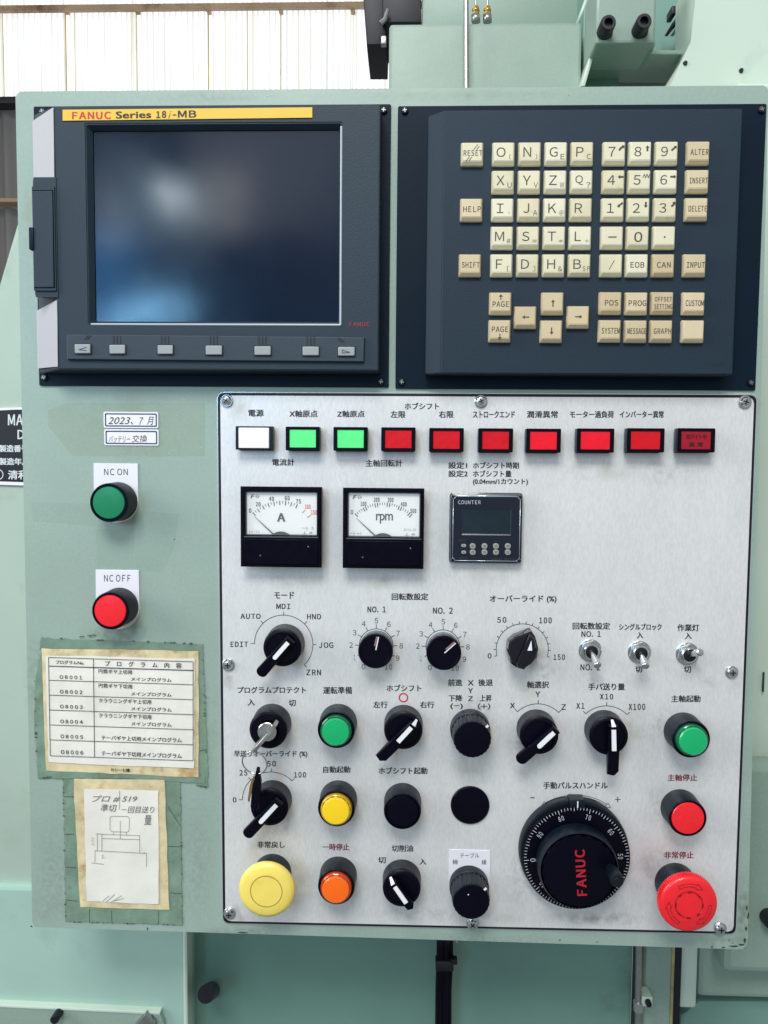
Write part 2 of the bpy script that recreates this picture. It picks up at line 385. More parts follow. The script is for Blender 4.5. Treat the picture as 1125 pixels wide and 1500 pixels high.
bm = B(); prism(bm, PQ([(845, 33), (849, 33), (863, -5), (858, -5)], -.3), -.34, -.30); mk('brace', bm, GREENL, mc)
for o_ in (0, 9):
    bm = B(); prism(bm, PQ([(985+o_, 33), (990+o_, 33), (1022+o_, -6), (1016+o_, -6)], -.3), -.33, -.30); mk('guide_rail', bm, GREEN2 if o_ else CHIP, mc)
for x, y in ((890, 36), (942, 34)):                # black socket cap screws
    c_ = P(x, y, -.185); bm = B()
    lathe(bm, [(.008, -.2), (.008, -.182), (.0072, -.180), (.0045, -.180), (.004, -.186)], c_, 0, 20); mk('socket_screw', bm, BLACK, mc)
    bm = B(); lathe(bm, [(.0068, -.2), (.0064, -.1965)], P(x-1, y+10, -.197), 0, 16); mk('oil_blot', bm, BLACK, mc)
for x, y in ((1004, 92), (1086, 103)):
    bm = B(); lathe(bm, [(.0024, -.2), (.002, -.198)], P(x, y, -.199), 0, 12); mk('small_screw', bm, BLACK, mc)
pb('vent_block', 984, 991, 8, 20, -.31, .02, BLACK, mc, .001)
# left body beside the cabinet
bm = B(); prism(bm, PQ([(-200, 560), (-60, 560), (0, 418), (24, 322), (70, 322), (110, 700), (110, 1420), (-200, 1420)], -.13), -.5, -.13, .006); mk('left_guard', bm, mat('guard_paint', (168, 186, 174), .4, var=.06, vscale=6, bump=.4, bscale=30, dirt=(156, 176, 160), dscale=14, dth=.56), mc)
pb('lower_left_body', -60, 274, 1300, 1620, -.12, .3, mat('lower_body_paint', (162, 194, 182), .38, var=.08, vscale=6, bump=.5, bscale=22, dirt=(150, 176, 162), dscale=12, dth=.56, rvar=.08), mc, .005)
pb('lower_middle_body', 276, 926, 1300, 1620, -.15, .3, GREEN3, mc, .004)
pb('corner_highlight', 268, 275, 1300, 1620, -.116, .02, GREENL, mc, .002)  # edge highlight of the corner, painted as a lighter green strip
pb('lower_right_post', 944, 990, 1300, 1620, -.145, .05, GREEN2, mc, .004)
pb('slot', 987, 997, 1300, 1620, -.142, .02, BLACK, mc, .001)
pb('sealant_strip', 981, 987, 1380, 1620, -.143, .004, mat('sealant', (150, 146, 104), .7, var=.3, vscale=60), mc, .0015)
pb('lower_right_plate', 996, 1024, 1300, 1478, -.145, .05, GREENL, mc, .004)
pb('lower_right_body', 1024, 1200, 1300, 1464, -.15, .06, GREEN2, mc, .006)
pb('lower_right_cover', 1064, 1200, 1120, 1428, -.115, .03, GREEN2, mc, .008)
bm = B(); prism(bm, PQ([(996, 1490), (1024, 1466), (1200, 1466), (1200, 1620), (996, 1620)], -.17), -.25, -.17, .004); mk('sloping_base', bm, GREEN3, mc)
pb('right_body', 1060, 1250, 120, 1180, -.17, .2, GREENL, mc, .004)
pb('right_body_edge', 1118, 1120, 985, 1014, -.165, .003, CHIP, mc, .0005)
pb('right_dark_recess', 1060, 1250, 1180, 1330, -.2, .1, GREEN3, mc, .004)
bm = B(); prism(bm, PQ([(1104, 1218), (1128, 1190), (1160, 1190), (1160, 1225), (1104, 1228)], -.16), -.19, -.16, .001); mk('brace', bm, CHIP, mc)
bm = B(); lathe(bm, [(.0085, -.115), (.008, -.104)], P(1131, 1350, -.105), 0, 20); mk('plug', bm, BLACK, mc)
bm = B(); prism(bm, PQ([(-40, 1473), (234, 1486), (240, 1500), (232, 1640), (-40, 1640)], -.113), -.125, -.113, .001); mk('lower_ledge', bm, GREEN2, mc)
bm = B(); prism(bm, PQ([(-40, 1470), (234, 1483), (234, 1487), (-40, 1474)], -.112), -.12, -.112, .0006); mk('ledge_rim_highlight', bm, GREENL, mc)  # thin highlight along the ledge rim, painted in lighter green
bm = B(); prism(bm, PQ([(196, 1504), (212, 1487), (226, 1500), (222, 1530)], -.105), -.113, -.105, .001); mk('steel_lug', bm, STEEL, mc)
bm = B(); lathe(bm, [(.0045, -.113), (.0045, -.101), (.004, -.100)], P(79, 1495, -.10), 0, 16); mk('bolt', bm, BLACK, mc)
bm = B(); c_ = P(302, 1456, -.10); tube(bm, [(*P(310, 1451, -.15), -.15), (*P(308, 1452, -.13), -.13), (*c_, -.10)], .0088, 20); mk('rubber_stop', bm, PLAS, mc)
# black box, rod, fittings
bx = thing('black_duct', 'black sheet metal duct with a steel lever at the top left of the machine column', 'duct', *P(580, 20, -.5), -.5)
bm = B(); prism(bm, PQ([(528, -60), (537, 65), (565, 65), (570, -60)], -.45), -.55, -.45, .002); mk('duct_side', bm, BLACK, bx)
bm = B(); prism(bm, PQ([(560, -60), (560, 33), (617, 33), (617, -60)], -.44), -.55, -.44, .002); mk('duct_body', bm, BLACK, bx)
bm = B(); tube(bm, [(*P(568, 14, -.43), -.43), (*P(564, 28, -.43), -.43), (*P(557, 35, -.43), -.43)], .0025, 8, .004); mk('lever', bm, STEEL, bx)
bm = B(); box(bm, *R(558, 566, 52, 64, -.42), -.43, -.42, .001); mk('catch', bm, STEEL, bx)
bm = B(); tube(bm, [(*P(682.5, -40, -.245), -.245), (*P(683.5, 140, -.245), -.245)], mpp(683, 60, -.245)*3.8, 16)
tag(mk('steel_conduit', bm, STEEL), 'thin vertical steel rod in front of the upper machine column', 'rod')
for x, wd in ((697, 'left'), (714, 'right')):
    t = thing('brass_fitting', f'{wd} one of two brass oil fittings above the machine column ledge', 'pipe fitting', *P(x, 25, -.3), -.3, 'brass oil fittings on the column')
    s = mpp(x, 20, -.3)
    def cyl(n_, y0, y1, r, m, sg=16):
        bm = B(); tube(bm, [(*P(x, y0, -.3), -.3), (*P(x, y1, -.3), -.3)], r*s, sg); mk(n_, bm, m, t)
    cyl('collar', 22, 32.5, 7, STEEL, 6); cyl('body', 10, 22, 5, BRASS, 6); cyl('nut', 14, 17, 6, BRASS, 6); cyl('hose', -30, 10, 1.8, STEEL)
# nameplate
t = thing('machine_nameplate', 'black machine nameplate with white lettering half hidden behind the cabinet edge', 'nameplate', *P(10, 650, -.128), -.128)
HN = -.128
bm = B(); prism(bm, PQ([(-60, 606), (-20, 598), (24, 597), (60, 596), (60, 712), (-60, 708)], HN), -.13, HN+.0005); mk('rim', bm, WPLATE, t)
bm = B(); sheet(bm, PQ([(-60, 611), (-20, 602), (24, 600), (60, 600), (60, 707), (-60, 703)], HN+.0008), HN+.0008); mk('plate_face', bm, BLACK, t)
for s_, x0, x1, y0, y1 in (('MACHINE', 12, 92, 607, 623), ('DATE', 26, 72, 630, 643), ('製造番号', -1, 41, 652, 662), ('製造年月', -1, 41, 671, 681), ('清和', 12, 40, 689, 702)):
    bm = B(); text(bm, s_, x0, x1, y0, y1, HN+.0011, bold=.0003); mk('lettering', bm, WINK, t)
bm = B(); arc(bm, P(-2, 695, HN), .0052, 0, 360, .0009, HN+.0011); mk('emblem', bm, WINK, t)
# conduit and cables below the cabinet
t = thing('steel_pipe', 'vertical steel conduit with coupling below the right part of the cabinet', 'pipe', *P(935, 1440, -.13), -.13)
bm = B(); tube(bm, [(*P(936, 1330, -.13), -.13), (*P(934, 1600, -.13), -.13)], .0034, 16); mk('tube', bm, STEEL, t)
bm = B(); tube(bm, [(*P(935, 1467, -.13), -.13), (*P(935, 1480, -.13), -.13)], .0050, 16); mk('coupling', bm, CHROME, t)
bm = B(); box(bm, *R(941, 957, 1463, 1477, -.125), -.145, -.127, .001); mk('saddle', bm, GREENL, t)
bm = B(); lathe(bm, [(.0032, -.128), (.003, -.122)], P(950, 1470, -.124), 0, 14); mk('bolt', bm, BLACK, t)
t = thing('cable_bundle', 'black cables tied together hanging below the middle of the cabinet', 'cable', *P(650, 1440, -.12), -.12)
for dx, r in ((-5.5, .0045), (3, .0042), (9.5, .0026)):
    bm = B(); tube(bm, [(*P(651+dx*.9, 1330, -.12), -.12), (*P(651+dx, 1400, -.12), -.12), (*P(649+dx*.95, 1450, -.122), -.122), (*P(648+dx, 1620, -.12), -.12)], r, 12); mk('cable', bm, PLAS, t)
bm = B(); tube(bm, [(*P(638, 1411, -.12), -.12), (*P(664, 1411, -.12), -.12)], .0075, 12); mk('cable_tie', bm, BLACK, t)
bm = B(); box(bm, *R(661, 670, 1406, 1414, -.112), -.12, -.112, .001); mk('tie_lock', bm, BLACK, t)

# ================================================================== CABINET
cab = thing('control_cabinet', 'pale green painted steel control cabinet with rounded edges', 'cabinet', *P(590, 750), 0)
TLc, TRc, BRc, BLc = P(22.5, 134), P(1126, 125), P(1095, 1391), P(47.5, 1358)
def rquad(q, r, n_=5):
    q = [Vector(p) for p in q]; out = []
    for i in range(4):
        p = q[i]; a = (q[i-1]-p).normalized()*r; c = (q[(i+1) % 4]-p).normalized()*r
        for k in range(n_+1):
            t_ = k/n_; out.append(tuple(p+a*(1-t_)**2+c*t_**2))
    return out
PU0 = P(318, 960)[0]; PU1 = P(1090, 960)[0]; PV1 = P(700, 573.5)[1]; PV0 = P(700, 1361)[1]
bm = B(); prism(bm, rquad([TLc, TRc, BRc, BLc], .0040), -.115, 0, .0018, seg=3); mk('body', bm, GREEN, cab, smooth=40)
# folded rim along the bottom and left
bm = B(); a = P(49, 1352); c = P(1092, 1384)
# paint damage near the lower right corner and along the lower edge
def blob(bm, x, y, sx_, sy_, h, n_=9):
    pts = []
    for k in range(n_):
        an = 2*PI*k/n_; r_ = random.uniform(.55, 1.2); pts.append(P(x+sx_*r_*math.cos(an), y+sy_*r_*math.sin(an), h))
    sheet(bm, pts, h)
bm = B()
for x, y, a_, c_ in [(1094, 1330, 1.6, 5), (1096, 1342, 1.5, 6), (1093, 1360, 1.8, 4), (1091, 1377, 2, 5), (1086, 1384, 5, 1.6), (1075, 1386, 7, 1.4), (1060, 1388, 3, 1.2),
                     (1043, 1387, 2, 1.2), (355, 1366, 8, 1.2), (216, 1361, 1.2, 3), (820, 1377, 1.2, 1), (875, 1380, 2, .8), (1068, 1377, .9, 1.5), (1073, 1382, .7, 1),
                     (833, 140, .9, .9), (255, 790, .8, 1), (46, 1357, 2.5, 1.6), (335, 1352, 6, 1)]:
    blob(bm, x, y, a_, c_, .0003)
sp = mk('paint_chips', bm, CHIP, cab); sp['kind'] = 'stuff'
bm = B()
for q in ([(98, 590), (300, 590), (300, 668), (106, 668), (84, 640), (70, 625), (70, 600)],):
    sheet(bm, PQ(q, .0003), .0003)
mk('tape_mark', bm, FILMY, cab)
bm = B()
for q in ([(45, 735), (140, 738), (140, 770), (48, 764)], [(200, 748), (262, 752), (255, 800), (238, 838), (196, 836), (200, 790)], [(140, 775), (196, 775), (196, 835), (142, 834)]):
    sheet(bm, PQ(q, .0003), .0003)
mk('wiped_patch', bm, FILM, cab)
# thin scratches on green
bm = B()
for _ in range(26):
    x = random.choice([random.uniform(55, 300), random.uniform(60, 1080)]); y = random.uniform(575, 930) if x < 310 else random.choice([143, 140, 1376])+random.uniform(-4, 4)
    a_ = random.uniform(0, PI); l_ = random.uniform(1, 5); pline(bm, (x, y), (x+l_*math.cos(a_), y+l_*math.sin(a_)*.6), .6, .00035)
o = mk('scratches', bm, mat('scratch', (196, 214, 204), .6), cab); o['kind'] = 'stuff'

# ================================================================== DISPLAY UNIT
HF = .022
def pscrew(parent, x, y, r, m, m2, h=.004, name='screw', washer=None):
    u, v = P(x, y, h); s = r; rot = random.uniform(0, PI/2)
    bm = B(); lathe(bm, [(s, h-.003), (s, h-.0016), (s*.8, h-.0004), (s*.45, h), (s*.1, h+.0001)], (u, v), 0, 24)
    o = mk(name, bm, m, parent, at=(u, v, h))
    bm = B()
    for k in range(2):
        a = rot+k*PI/2; d = (s*.55*math.cos(a), s*.55*math.sin(a)); line(bm, (u-d[0], v-d[1]), (u+d[0], v+d[1]), s*.22, h+.00025+k*.00004)
    mk('cross_slot', bm, m2, o)
    if washer:
        bm = B(); lathe(bm, [(washer, h-.0035), (washer, h-.0026), (washer*.93, h-.0023)], (u, v), 0, 28); mk('washer', bm, m, o)
    return o
dsp = thing('display_unit', 'dark grey display unit with a dark screen and yellow name strip', 'display', *P(310, 360), 0)
u0, u1, v0, v1 = R(53, 571, 154, 566, .002)
bm = B(); prism(bm, rrect(u0, u1, v0, v1, .0012, 3), 0, .002, .0004, seg=1); mk('mounting_plate', bm, NAVY, dsp)
# moulded housing: front face ring, side slopes, recess
fo = [P(80, 155.5, HF), P(556, 153.5, HF), P(553, 544, HF), P(86, 540, HF)]
f_l, f_r = P(82, 350, HF)[0], P(555, 350, HF)[0]; f_t, f_b = P(320, 154.5, HF)[1], P(320, 541.5, HF)[1]
b_l = P(53.5, 350, .003)[0]; hb = .002
ri = R(127.5, 500, 180.5, 476, HF); si = R(138.5, 496.5, 191.5, 471.5, HF-.006)
bm = B()
O1 = [(f_l, f_t), (f_r, f_t), (f_r, f_b), (f_l, f_b)]
O0 = [(b_l, f_t+.0025), (f_r+.001, f_t+.001), (f_r+.001, f_b-.001), (b_l, f_b-.002)]
I1 = [(ri[0], ri[3]), (ri[1], ri[3]), (ri[1], ri[2]), (ri[0], ri[2])]
I0 = [(si[0], si[3]), (si[1], si[3]), (si[1], si[2]), (si[0], si[2])]
rings = [[bm.verts.new((*p, z)) for p in q] for q, z in ((O0, hb), (O1, HF), (I1, HF), (I0, HF-.0055))]
for A, C_ in zip(rings, rings[1:]):
    for k in range(4): bm.faces.new((A[k], A[(k+1) % 4], C_[(k+1) % 4], C_[k]))
bmesh.ops.recalc_face_normals(bm, faces=bm.faces)
bmesh.ops.bevel(bm, geom=[e_ for e_ in bm.edges if e_.calc_face_angle(0) > .3], offset=.0007, segments=2, affect='EDGES')
mk('housing', bm, HOUSE, dsp, smooth=25)
# sloped facets at the left; bright reflection of the wall painted into the colour
LAV = mat('facet_painted_sheen', (168, 170, 176), .45, bump=.3, bscale=900)
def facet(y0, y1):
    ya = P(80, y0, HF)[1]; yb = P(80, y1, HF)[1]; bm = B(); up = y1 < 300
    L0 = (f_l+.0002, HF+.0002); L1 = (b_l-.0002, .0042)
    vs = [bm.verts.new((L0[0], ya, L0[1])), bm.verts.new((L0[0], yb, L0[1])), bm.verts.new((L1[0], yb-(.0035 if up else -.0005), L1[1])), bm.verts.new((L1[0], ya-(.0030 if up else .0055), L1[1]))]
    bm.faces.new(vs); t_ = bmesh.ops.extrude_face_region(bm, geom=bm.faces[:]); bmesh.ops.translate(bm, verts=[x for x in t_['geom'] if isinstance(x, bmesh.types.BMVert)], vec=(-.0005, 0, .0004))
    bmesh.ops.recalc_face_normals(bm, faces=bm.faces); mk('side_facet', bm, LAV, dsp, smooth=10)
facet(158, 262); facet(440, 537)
# bump with memory card door
q = R(48, 84, 272, 424, HF)
bm = B(); t_ = B()
prof = [(q[0], .006), (q[0], HF-.002), (q[0]+.002, HF+.0008), (q[1], HF+.0008), (q[1], .006)]
A_ = [bm.verts.new((x, q[3]+(.0035 if i in (0, 1) else .0065), z)) for i, (x, z) in enumerate(prof)]
C_ = [bm.verts.new((x, q[2]-(.0035 if i in (0, 1) else .0065), z)) for i, (x, z) in enumerate(prof)]
bm.faces.new(A_); bm.faces.new(C_[::-1])
for k in range(4): bm.faces.new((A_[k], C_[k], C_[k+1], A_[k+1]))
bmesh.ops.recalc_face_normals(bm, faces=bm.faces); mk('card_slot_block', bm, HOUSE, dsp)
d_ = R(47.5, 77.5, 279, 421, HF+.003)
bm = B(); box(bm, d_[0], d_[1], d_[2], d_[3], HF-.004, HF+.0028, .0007); door = mk('card_door', bm, HOUSE, dsp)
bm = B(); k_ = R(42.5, 50, 333, 366, HF+.003); box(bm, k_[0], k_[1], k_[2], k_[3], HF-.006, HF+.004, .0009); mk('latch', bm, NAVY, door)
fr = R(44, 81.5, 274, 426, HF+.001)
bm = B(); frame(bm, [(d_[0], fr[2]), (fr[1], fr[2]), (fr[1], fr[3]), (d_[0], fr[3])], [(d_[0]+.0001, d_[2]-.0006), (d_[1]+.0007, d_[2]-.0006), (d_[1]+.0007, d_[3]+.0006), (d_[0]+.0001, d_[3]+.0006)], HF, HF+.0022); mk('door_surround', bm, HOUSE, dsp)
# screen: gently curved glass
bm = B(); sx0, sx1, sy0, sy1 = si[0]-.002, si[1]+.002, si[2]-.002, si[3]+.002; NX = 16
g_ = [[bm.verts.new((sx0+(sx1-sx0)*i/NX, sy0+(sy1-sy0)*j/NX, HF-.0065+.0012*(1-((i/NX-.5)*2)**2)*(1-((j/NX-.5)*2)**2))) for j in range(NX+1)] for i in range(NX+1)]
for i in range(NX):
    for j in range(NX): bm.faces.new((g_[i][j], g_[i+1][j], g_[i+1][j+1], g_[i][j+1]))
mk('screen', bm, SCREEN, dsp)
# highlight on the right and bottom recess walls, painted as pale tubes
LIP = mat('lip_highlight', (176, 188, 198), .4)
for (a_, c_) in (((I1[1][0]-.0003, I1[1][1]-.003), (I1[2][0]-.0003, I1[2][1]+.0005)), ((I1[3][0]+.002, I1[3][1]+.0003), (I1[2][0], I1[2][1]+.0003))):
    bm = B(); tube(bm, [(*a_, HF-.0002), (*c_, HF-.0002)], .0009, 8); mk('screen_edge_highlight', bm, LIP, dsp)
# name strip
bm = B(); sheet(bm, PQ([(92, 161), (457.5, 157.5), (457.5, 172.5), (92, 177)], HF+.0004), HF+.0004)
r_ = bmesh.ops.extrude_face_region(bm, geom=bm.faces[:]); bmesh.ops.translate(bm, verts=[x for x in r_['geom'] if isinstance(x, bmesh.types.BMVert)], vec=(0, 0, .0004)); ns = mk('name_strip', bm, YEL, dsp)
H2 = HF+.00095
bm = B(); textq(bm, 'FANUC', PQ([(106, 164.2), (162, 163.7), (162, 174), (106, 174.5)], H2), H2, bold=.00028); mk('lettering', bm, REDP, ns)
bm = B(); textq(bm, 'Series', PQ([(170, 163.5), (221, 162.7), (221, 172.6), (170, 173.5)], H2), H2, raw=True, bold=.00024)
textq(bm, '18', PQ([(229, 163), (243, 162.5), (243, 172.3), (229, 173)], H2), H2, bold=.00026)
textq(bm, 'i', PQ([(248, 162.5), (250.5, 162.5), (250.5, 173), (246.5, 173)], H2), H2, shear=.3); textq(bm, '-', PQ([(253, 167.5), (258, 167.5), (258, 169.2), (253, 169.2)], H2), H2)
textq(bm, 'MB', PQ([(261, 162.2), (287, 161.9), (287, 171.8), (261, 172.1)], H2), H2, bold=.00026); mk('lettering', bm, INK, ns)
bm = B(); text(bm, 'FANUC', 512, 541.5, 472, 478, HF+.0003, bold=.0002); mk('maker_mark', bm, mat('dark_red', (130, 36, 62), .5), dsp)
# soft key strip
HS = HF+.0028
k0 = PQ([(97, 489.5), (534, 494), (533, 530), (98, 526.5)], HS)
bm = B(); prism(bm, k0, HF-.001, HS, .0007); strip = mk('soft_key_strip', bm, mat('strip_moulding', (37, 53, 65), .5, bump=.3, bscale=900), dsp)
sk = [(109, 132, 504, 517.5), (160, 183, 505, 518), (230.5, 253, 505.5, 518.5), (301, 325, 506, 519.5), (372.5, 396.5, 507, 520), (443, 467, 507.5, 520.5), (495, 519.5, 508, 521)]
for i, (x0, x1, y0, y1) in enumerate(sk):
    q = R(x0, x1, y0, y1, HS+.0022)
    bm = B(); box(bm, q[0]-.0009, q[1]+.0009, q[2]-.0011, q[3]+.0007, HS-.001, HS+.0002, 0); mk('key_well', bm, BLACK, strip)
    bm = B(); box(bm, q[0], q[1], q[2], q[3], HS, HS+.0022, .0007)
    ko = mk('soft_key', bm, SOFTK, dsp)
    bm = B(); xc = (x0+x1)/2
    if 0 < i < 6:
        for d in (-5, 0, 5): pline(bm, (xc+d, 492), (xc+d, y0-1), 1.6, HS+.0003)
    else:
        sgn = 1 if i == 0 else -1
        for d in (0, 4): pline(bm, (xc+sgn*(3+d), 497.5+(y0-504)), (xc+sgn*(9+d), 491+(y0-504)), 1.4, HS+.0003)
        b2 = B(); hh = HS+.0025; tri = [(xc-sgn*5, (y0+y1)/2+1.5), (xc+sgn*6, y0+4.5), (xc+sgn*6, y1-4)]
        pline(b2, tri[0], tri[1], .9, hh)
        if i == 6: pline(b2, tri[1], tri[2], .9, hh)
        pline(b2, tri[2], tri[0], .9, hh); mk('arrow_mark', b2, KINK, ko)
    mk('groove_marks', bm, BLACK, strip)
for x, y in ((61, 162.5), (562, 160.5), (63.5, 553), (558, 559)): pscrew(dsp, x, y, .0030, BLACK, STEEL, .0045)

# ================================================================== KEYBOARD UNIT
kb = thing('keyboard_unit', 'dark blue grey keyboard unit with ivory and tan square keys', 'keyboard', *P(850, 360), 0)
u0, u1, v0, v1 = R(581, 1115, 153.5, 570.5, .002)
bm = B(); prism(bm, rrect(u0, u1, v0, v1, .0012, 3), 0, .002, .0004, seg=1); mk('mounting_plate', bm, NAVY, kb)
fl, fr_ = P(648, 350, HF)[0], P(1080.5, 350, HF)[0]; ft, fb = P(860, 160, HF)[1], P(860, 548, HF)[1]; bl = P(625.5, 350, HF-.006)[0]
bm = B()
pr = [(bl, .002), (bl, HF-.007), (fl, HF), (fr_, HF), (fr_+.0005, .002)]
A_ = [bm.verts.new((x, ft-(.0015 if i < 2 else 0), z)) for i, (x, z) in enumerate(pr)]; C_ = [bm.verts.new((x, fb, z)) for x, z in pr]
bm.faces.new(A_); bm.faces.new(C_[::-1])
for k in range(4): bm.faces.new((A_[k], C_[k], C_[k+1], A_[k+1]))
bmesh.ops.recalc_face_normals(bm, faces=bm.faces)
bmesh.ops.bevel(bm, geom=[e_ for e_ in bm.edges if len(e_.link_faces) == 2 and e_.calc_face_angle(0) > .2], offset=.0008, segments=2, affect='EDGES')
mk('housing', bm, HOUSEK, kb, smooth=20)
for x, y in ((593, 161), (1117, 159.5), (588.5, 559.5), (1101, 560.5)): pscrew(kb, x, y, .0030, BLACK, STEEL, .0045)
bm = B(); text(bm, 'FANUC', 1033, 1061.5, 529.5, 535, HF+.0002, bold=.00015); mk('embossed_mark', bm, mat('emboss', (34, 44, 60), .4), kb)
HK = HF+.0055; KS = .0089
def keymesh(m):
    bm = B(); s = KS; t = KS-.0013
    lo = [(-s, -s), (s, -s), (s, s), (-s, s)]
    rings = [[bm.verts.new((x, y, z)) for x, y in q] for q, z in ((lo, -.0055), (lo, -.0026), ([(-t, -s+.0030), (t, -s+.0030), (t, s-.0010), (-t, s-.0010)], 0))]
    for A, C_ in zip(rings, rings[1:]):
        for k in range(4): bm.faces.new((A[k], A[(k+1) % 4], C_[(k+1) % 4], C_[k]))
    bm.faces.new(rings[-1])
    bmesh.ops.bevel(bm, geom=[e_ for e_ in bm.edges if len(e_.link_faces) == 2], offset=.0004, segments=2, affect='EDGES')
    me = bpy.data.meshes.new('key'); bm.to_mesh(me); bm.free(); me.materials.append(m); me.shade_smooth(); me.set_sharp_from_angle(angle=math.radians(28)); return me
KM = {'L': [keymesh(KEYL), keymesh(mat('ivory_key_worn', (218, 211, 181), .36, var=.06, vscale=90, dirt=(196, 182, 140), dscale=70, dth=.60)), keymesh(mat('ivory_key_pale', (226, 221, 196), .40, var=.04, vscale=70))],
      'T': [keymesh(KEYT), keymesh(mat('tan_key_worn', (202, 185, 150), .36, var=.06, vscale=90, dirt=(180, 160, 118), dscale=70, dth=.60)), keymesh(mat('tan_key_pale', (212, 197, 164), .40, var=.04, vscale=70))]}
colx = [692, 738, 776.5, 815, 853.5, 900.5, 938.5, 977.5, 1024]; rowy = [223.5, 265, 306, 347.3, 388, 444, 484.5]
cu = [P(x, 223, HK)[0] for x in colx]; rv = [P(855, y, HK)[1] for y in rowy]
def arrowpoly(bm, c, a, L_, wd, hw, hl, h):       # a clockwise from up
    t = math.radians(a); d = Vector((math.sin(t), math.cos(t))); n_ = Vector((d.y, -d.x)); c = Vector(c)
    s, e_ = c-d*L_/2, c+d*L_/2; k = e_-d*hl
    sheet(bm, [s-n_*wd/2, k-n_*wd/2, k+n_*wd/2, s+n_*wd/2], h); sheet(bm, [k-n_*hw/2, e_, k+n_*hw/2], h)
def key(u, v, kind, big=None, small=None, word=None, extra=None, label=None):
    o = mk('key', random.choice(KM[kind]), None, kb, at=(u, v, HK), label=label)
    bm = B(); h = HK+.00012; n0 = 0
    if big and small is not None:
        w_, hh_ = natw(big); textc(bm, big, (u-.0022, v+.0006), .0074*w_/hh_*1.04, .0074, h); n0 = 1
    elif big: textc(bm, big, (u, v), {'—': .0062, '0': .0062, '•': .0012, '/': .0042}[big], {'—': .0008, '0': .0078, '•': .0012, '/': .0076}[big], h, bold=.00012); n0 = 1
    if small: textc(bm, small, (u+.0050, v-.0030), {'SP': .0056, '(': .0014, ')': .0014, '.': .0008, '[': .0018, ']': .0018}.get(small, .0034), {'.': .0008, '=': .0018, '+': .0026, '*': .0026}.get(small, .0040), h)
    if word:
        for (tx_, dx, dy, w_, hh) in word: textc(bm, tx_, (u+dx, v+dy), w_*.96, hh, h, sp=.62, bold=.00007)
        n0 = 1
    if extra: extra(bm, u, v, h); n0 = 1
    if n0: mk('legend', bm, KINK, o)
    else: bm.free()
rows = [('O(', 'N)', 'GE', 'PC'), ('XU', 'YV', 'ZW', 'Q?'), ('I.', 'JA', 'K@', 'R '), ('M#', 'S=', 'T*', 'L+'), ('F[', 'D]', 'H&', 'BSP')]
for r, row in enumerate(rows):
    for c, s in enumerate(row): key(cu[1+c], rv[r], 'L', s[0], s[1:].strip())
def ar(a, bent=0):
    def f(bm, u, v, h):
        c = (u+.0052, v+.0030)
        if bent:
            p0 = (c[0]-.0022, c[1]-.0022); 
            arc(bm, (c[0]+.0022*bent, c[1]-.0026*bent), .0040, -75 if bent > 0 else 105, -20 if bent > 0 else 160, .0015, h, 8)
            arrowpoly(bm, (c[0]+.0014, c[1]+.0014), 55 if bent > 0 else 30, .0028, .0014, .0034, .0018, h+.00003)
        else: arrowpoly(bm, c, a, .0054 if a % 90 else .0046, .0014, .0032, .0018, h)
    return f
def zig(bm, u, v, h):
    p = [(u+.0022+i*.0011, v+.0035+(.0016 if i % 2 else -.0014)) for i in range(6)]
    for a_, c_ in zip(p, p[1:]): line(bm, a_, c_, .0005, h)
nums = [[('7', ar(0, 1)), ('8', ar(0)), ('9', ar(50))], [('4', ar(270)), ('5', zig), ('6', ar(90))], [('1', ar(230)), ('2', ar(180)), ('3', ar(0, -1))]]
for r, row in enumerate(nums):
    for c, (s, ex) in enumerate(row): key(cu[5+c], rv[r], 'L', s, '', extra=ex)
for c, s in enumerate(('—', '0', '•')): key(cu[5+c], rv[3], 'L', s)
key(cu[5], rv[4], 'L', '/'); key(cu[6], rv[4], 'L', word=[('EOB', 0, 0, .0112, .0044)]); key(cu[7], rv[4], 'T', word=[('CAN', 0, 0, .0112, .0044)])
def slashes(bm, u, v, h):
    for a_, c_ in (((.001, .0026), (.0042, .0066)), ((.0034, .0026), (.0054, .0052)), ((-.005, -.0062), (-.0022, -.0028)), ((-.0028, -.0062), (-.0004, -.0030))):
        line(bm, (u+a_[0], v+a_[1]), (u+c_[0], v+c_[1]), .0005, h)
W1 = lambda s, w_=.0146, hh=.0044: [(s, .0004, 0, w_, hh)]
key(cu[0], rv[0], 'L', word=W1('RESET', .0152), extra=slashes); key(cu[0], rv[2], 'T', word=W1('HELP')); key(cu[0]-.0004, rv[4], 'T', word=W1('SHIFT'))
for r, s in ((0, 'ALTER'), (1, 'INSERT'), (2, 'DELETE'), (4, 'INPUT')): key(cu[8], rv[r], 'T', word=W1(s))
def pk(x, y): return P(x, y, HK)
def pg(up):
    return lambda bm, u, v, h: arrowpoly(bm, (u, v+(.0048 if up else -.0048)), 0 if up else 180, .0046, .0008, .0032, .0020, h)
key(*pk(733.5, 444), 'T', word=[('PAGE', 0, -.0008, .0134, .0044)], extra=pg(1)); key(*pk(732.3, 484.5), 'T', word=[('PAGE', 0, .0012, .0134, .0044)], extra=pg(0))
for x, y, a in ((770, 464.5), (810, 444), (847.5, 464), (808, 485)) and ((770, 464.5, 270), (810, 444, 0), (847.5, 464, 90), (808, 485, 180)):
    key(*pk(x, y), 'T', extra=lambda bm, u, v, h, a=a: arrowpoly(bm, (u, v), a, .0058, .0009, .0030, .0022, h))
